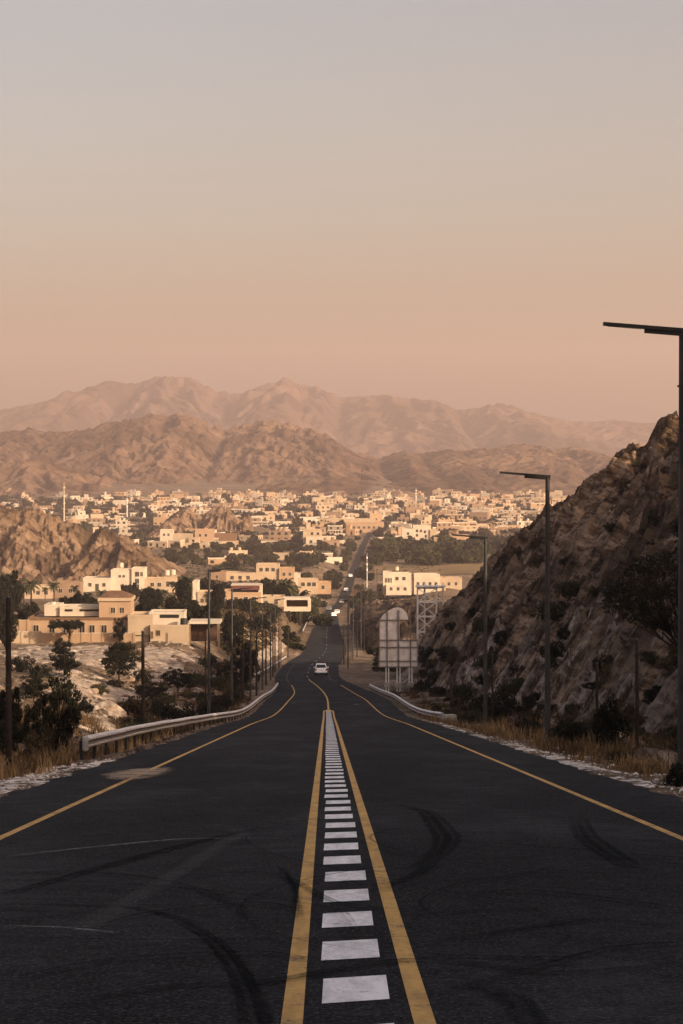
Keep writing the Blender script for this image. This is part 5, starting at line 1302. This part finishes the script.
while n < 60:
    y = rnd.uniform(48, 260); x = float(hill_foot(np.array(y))) + rnd.uniform(-4, 16); c = CX + x / y * F
    if x < 7.3 or c > 720: continue
    boulder(x, y, rnd.uniform(.12, .55) * (1.4 if y > 130 else 1), rnd.randrange(4), 'loose brown boulder on the rock hill'); n += 1
n = 0
while n < 50:
    y = rnd.uniform(60, 340); x = float(road_x(np.array(y))) - rnd.uniform(7.5, 30); c = CX + x / y * F
    if c < -30: continue
    boulder(x, y, rnd.uniform(.1, .5) * (1.5 if y > 150 else 1), rnd.randrange(4), 'loose boulder on the left slope'); n += 1
n = 0
while n < 80:
    y = rnd.uniform(110, 345); x = float(road_x(np.array(y))) - rnd.uniform(9, 36); c = CX + x / y * F
    if c < -20: continue
    boulder(x, y, rnd.uniform(.2, .7) * (1.4 if y > 200 else 1), rnd.randrange(4, 6), 'pale rock lying on the slope below the villa', .3, (1.2, 1.2, .7)); n += 1
n = 0
while n < 40:
    y = rnd.uniform(55, 220); x = float(road_x(np.array(y))) + rnd.uniform(7.6, 12.5)
    scatter_shrub(x, y, rnd.uniform(.5, 1.1), rnd.choice((bushA, bushB, bushC)), 'low dark shrub in the grass of the right verge'); n += 1
number_labels(SH)
number_labels(BO)
# small stones as one mass
rng = np.random.default_rng(77)
def stones(n, name, band, mat, smin, smax):
    bm = bmesh.new(); bmesh.ops.create_icosphere(bm, subdivisions=1, radius=1.0); B = np.array([v.co for v in bm.verts]); Fb = np.array([[v.index for v in f.verts] for f in bm.faces]); bm.free()
    y = np.exp(rng.uniform(math.log(band[2]), math.log(band[3]), n)); o_ = band[0] + (band[1] - band[0]) * rng.uniform(0, 1, n) ** 1.2; x = road_x(y) + o_
    g = ground(x, y); s = smin * (smax / smin) ** (rng.uniform(0, 1, n) ** 2.2)
    V = B[None] * (1 + .35 * rng.normal(size=(n, len(B), 1))) * s[:, None, None] * np.array([1, 1, .6]); V[:, :, 0] += x[:, None]; V[:, :, 1] += y[:, None]; V[:, :, 2] += (g + s * .2)[:, None]
    Fc = (Fb[None] + (np.arange(n) * len(B))[:, None, None]).reshape(-1, 3)
    return tag(link(name, mesh_np(name, V.reshape(-1, 3), Fc, mat)), kind='stuff')
tag(stones(2600, 'loose_stones', (5.6, 9.5, 38, 160), M['pale_gravel'], .012, .06), 'pale loose stones along the right verge', 'stones')
tag(stones(2200, 'loose_stones', (-5.5, -8.5, 38, 64), M['pale_gravel'], .012, .07), 'pale rubble along the near left verge', 'stones')
tag(stones(2600, 'loose_stones', (-5.6, -9.5, 60, 200), M['boulder_rock'], .015, .10), 'brown stones between left guardrail and road', 'stones')
tag(stones(6000, 'loose_stones', (-8, -34, 90, 345), M['boulder_rock'], .04, .30), 'scattered stones over the left slope', 'stones')
# dry grass in tufts, one mass per verge
def grass(name, n, spots, mat, hmin, hmax, per=26, spread=.16):
    x, y, k = spots; V = []
    m_ = len(x); bx = np.repeat(x, per) + rng.normal(size=m_ * per) * spread * np.repeat(k, per); by = np.repeat(y, per) + rng.normal(size=m_ * per) * spread * np.repeat(k, per)
    nb = len(bx); bz = np.maximum(ground(bx, by), np.where((bx > hill_foot(by) - 3) & (by < 420), hill(bx, by), -999)) - .03
    h = rng.uniform(hmin, hmax, nb) * np.repeat(k, per); az = rng.uniform(0, 6.28, nb); ln = h * rng.uniform(.15, .75, nb); w = .010 + .006 * by / 60
    dx, dy = np.cos(az), np.sin(az); px_, py_ = -dy * w, dx * w
    P0 = np.stack([bx - px_, by - py_, bz], 1); P1 = np.stack([bx + px_, by + py_, bz], 1); P2 = np.stack([bx + px_ * .6 + dx * ln * .4, by + py_ * .6 + dy * ln * .4, bz + h * .65], 1); P3 = np.stack([bx - px_ * .6 + dx * ln * .4, by - py_ * .6 + dy * ln * .4, bz + h * .65], 1)
    P4 = np.stack([bx + dx * ln, by + dy * ln, bz + h], 1)
    V = np.stack([P0, P1, P2, P3, P4], 1).reshape(-1, 3); b = np.arange(nb)[:, None] * 5
    return tag(link(name, mesh_np(name, V, [b + np.array([0, 1, 2, 3]), b + np.array([3, 2, 4])], mat)), kind='stuff')
def spots(n, o0, o1, y0, y1, seed, thr=-.1, sc=4.0):
    y = np.exp(rng.uniform(math.log(y0), math.log(y1), n)); o_ = rng.uniform(min(o0, o1), max(o0, o1), n); x = road_x(y) + o_
    k = fbm(x / sc, y / sc / 1.5, seed, 3) > thr
    return x[k], y[k], rng.uniform(.6, 1.4, k.sum())
tag(grass('dry_grass', 0, spots(1700, 6.3, 10.0, 44, 200, 3, .34, 2.2), M['straw'], .18, .5), 'straw coloured dry grass on the right verge', 'grass')
tag(grass('dry_grass', 0, spots(2600, 7.4, 16, 44, 260, 7, .16, 3.0), M['brown_straw'], .2, .6), 'brown dry undergrowth at the foot of the rock hill', 'grass')
tag(grass('dry_grass', 0, spots(1500, -7.0, -13, 48, 110, 13, .22, 2.5), M['straw'], .15, .5), 'straw coloured dry grass behind the left guardrail', 'grass')
tag(grass('dry_grass', 0, spots(2800, -7.2, -19, 56, 300, 17, .05), M['brown_straw'], .2, .6), 'brown dry undergrowth left of the road', 'grass')

def scrub(n, y0, y1, c0, c1, seed, mat, s0, s1, thr):
    y = np.exp(rng.uniform(math.log(y0), math.log(y1), n)); c = rng.uniform(c0, c1, n); x = px(c, y)
    k = (np.abs(x - road_x(y)) > 9 + y * .004) & (fbm(x / 40, y / 60, seed, 3) > thr); x, y = x[k], y[k]; n = len(x); q = 16
    s = rng.uniform(s0, s1, n); u = rng.normal(size=(n, q, 3)); u /= np.linalg.norm(u, axis=2)[:, :, None]; u[:, :, 2] = np.abs(u[:, :, 2])
    C = u * s[:, None, None] * np.array([1, 1, .7]) * rng.uniform(.3, 1, (n, q, 1)); C[:, :, 0] += x[:, None]; C[:, :, 1] += y[:, None]; C[:, :, 2] += ground(x, y)[:, None]
    V = leaf_quads(C.reshape(-1, 3), 1, rng, 0, .7) ; cen = np.repeat(C.reshape(-1, 3), 4, 0); V = cen + (V - cen) * np.repeat(np.repeat(s, q), 4)[:, None] * .38
    return tag(link('scrub', mesh_np('scrub', V, np.arange(len(V)).reshape(-1, 4), mat)), 'low dark scrub spread over the valley floor', 'scrub', kind='stuff')
scrub(9000, 380, 1250, 150, 440, 5, OL, .35, 1.0, -.15)
scrub(5000, 1250, 2500, 0, 620, 9, M['orchard_leaves'], .6, 1.6, -.05)
scrub(20000, 1400, 2680, -40, 640, 19, DL, 1.0, 2.6, -.05)
scrub(5000, 380, 900, 336, 430, 23, DL, .3, .9, -.3)
scrub(5000, 400, 900, 215, 315, 29, SL, .3, .9, -.2)
scrub(2500, 130, 380, 120, 330, 11, SL, .2, .55, -.1)
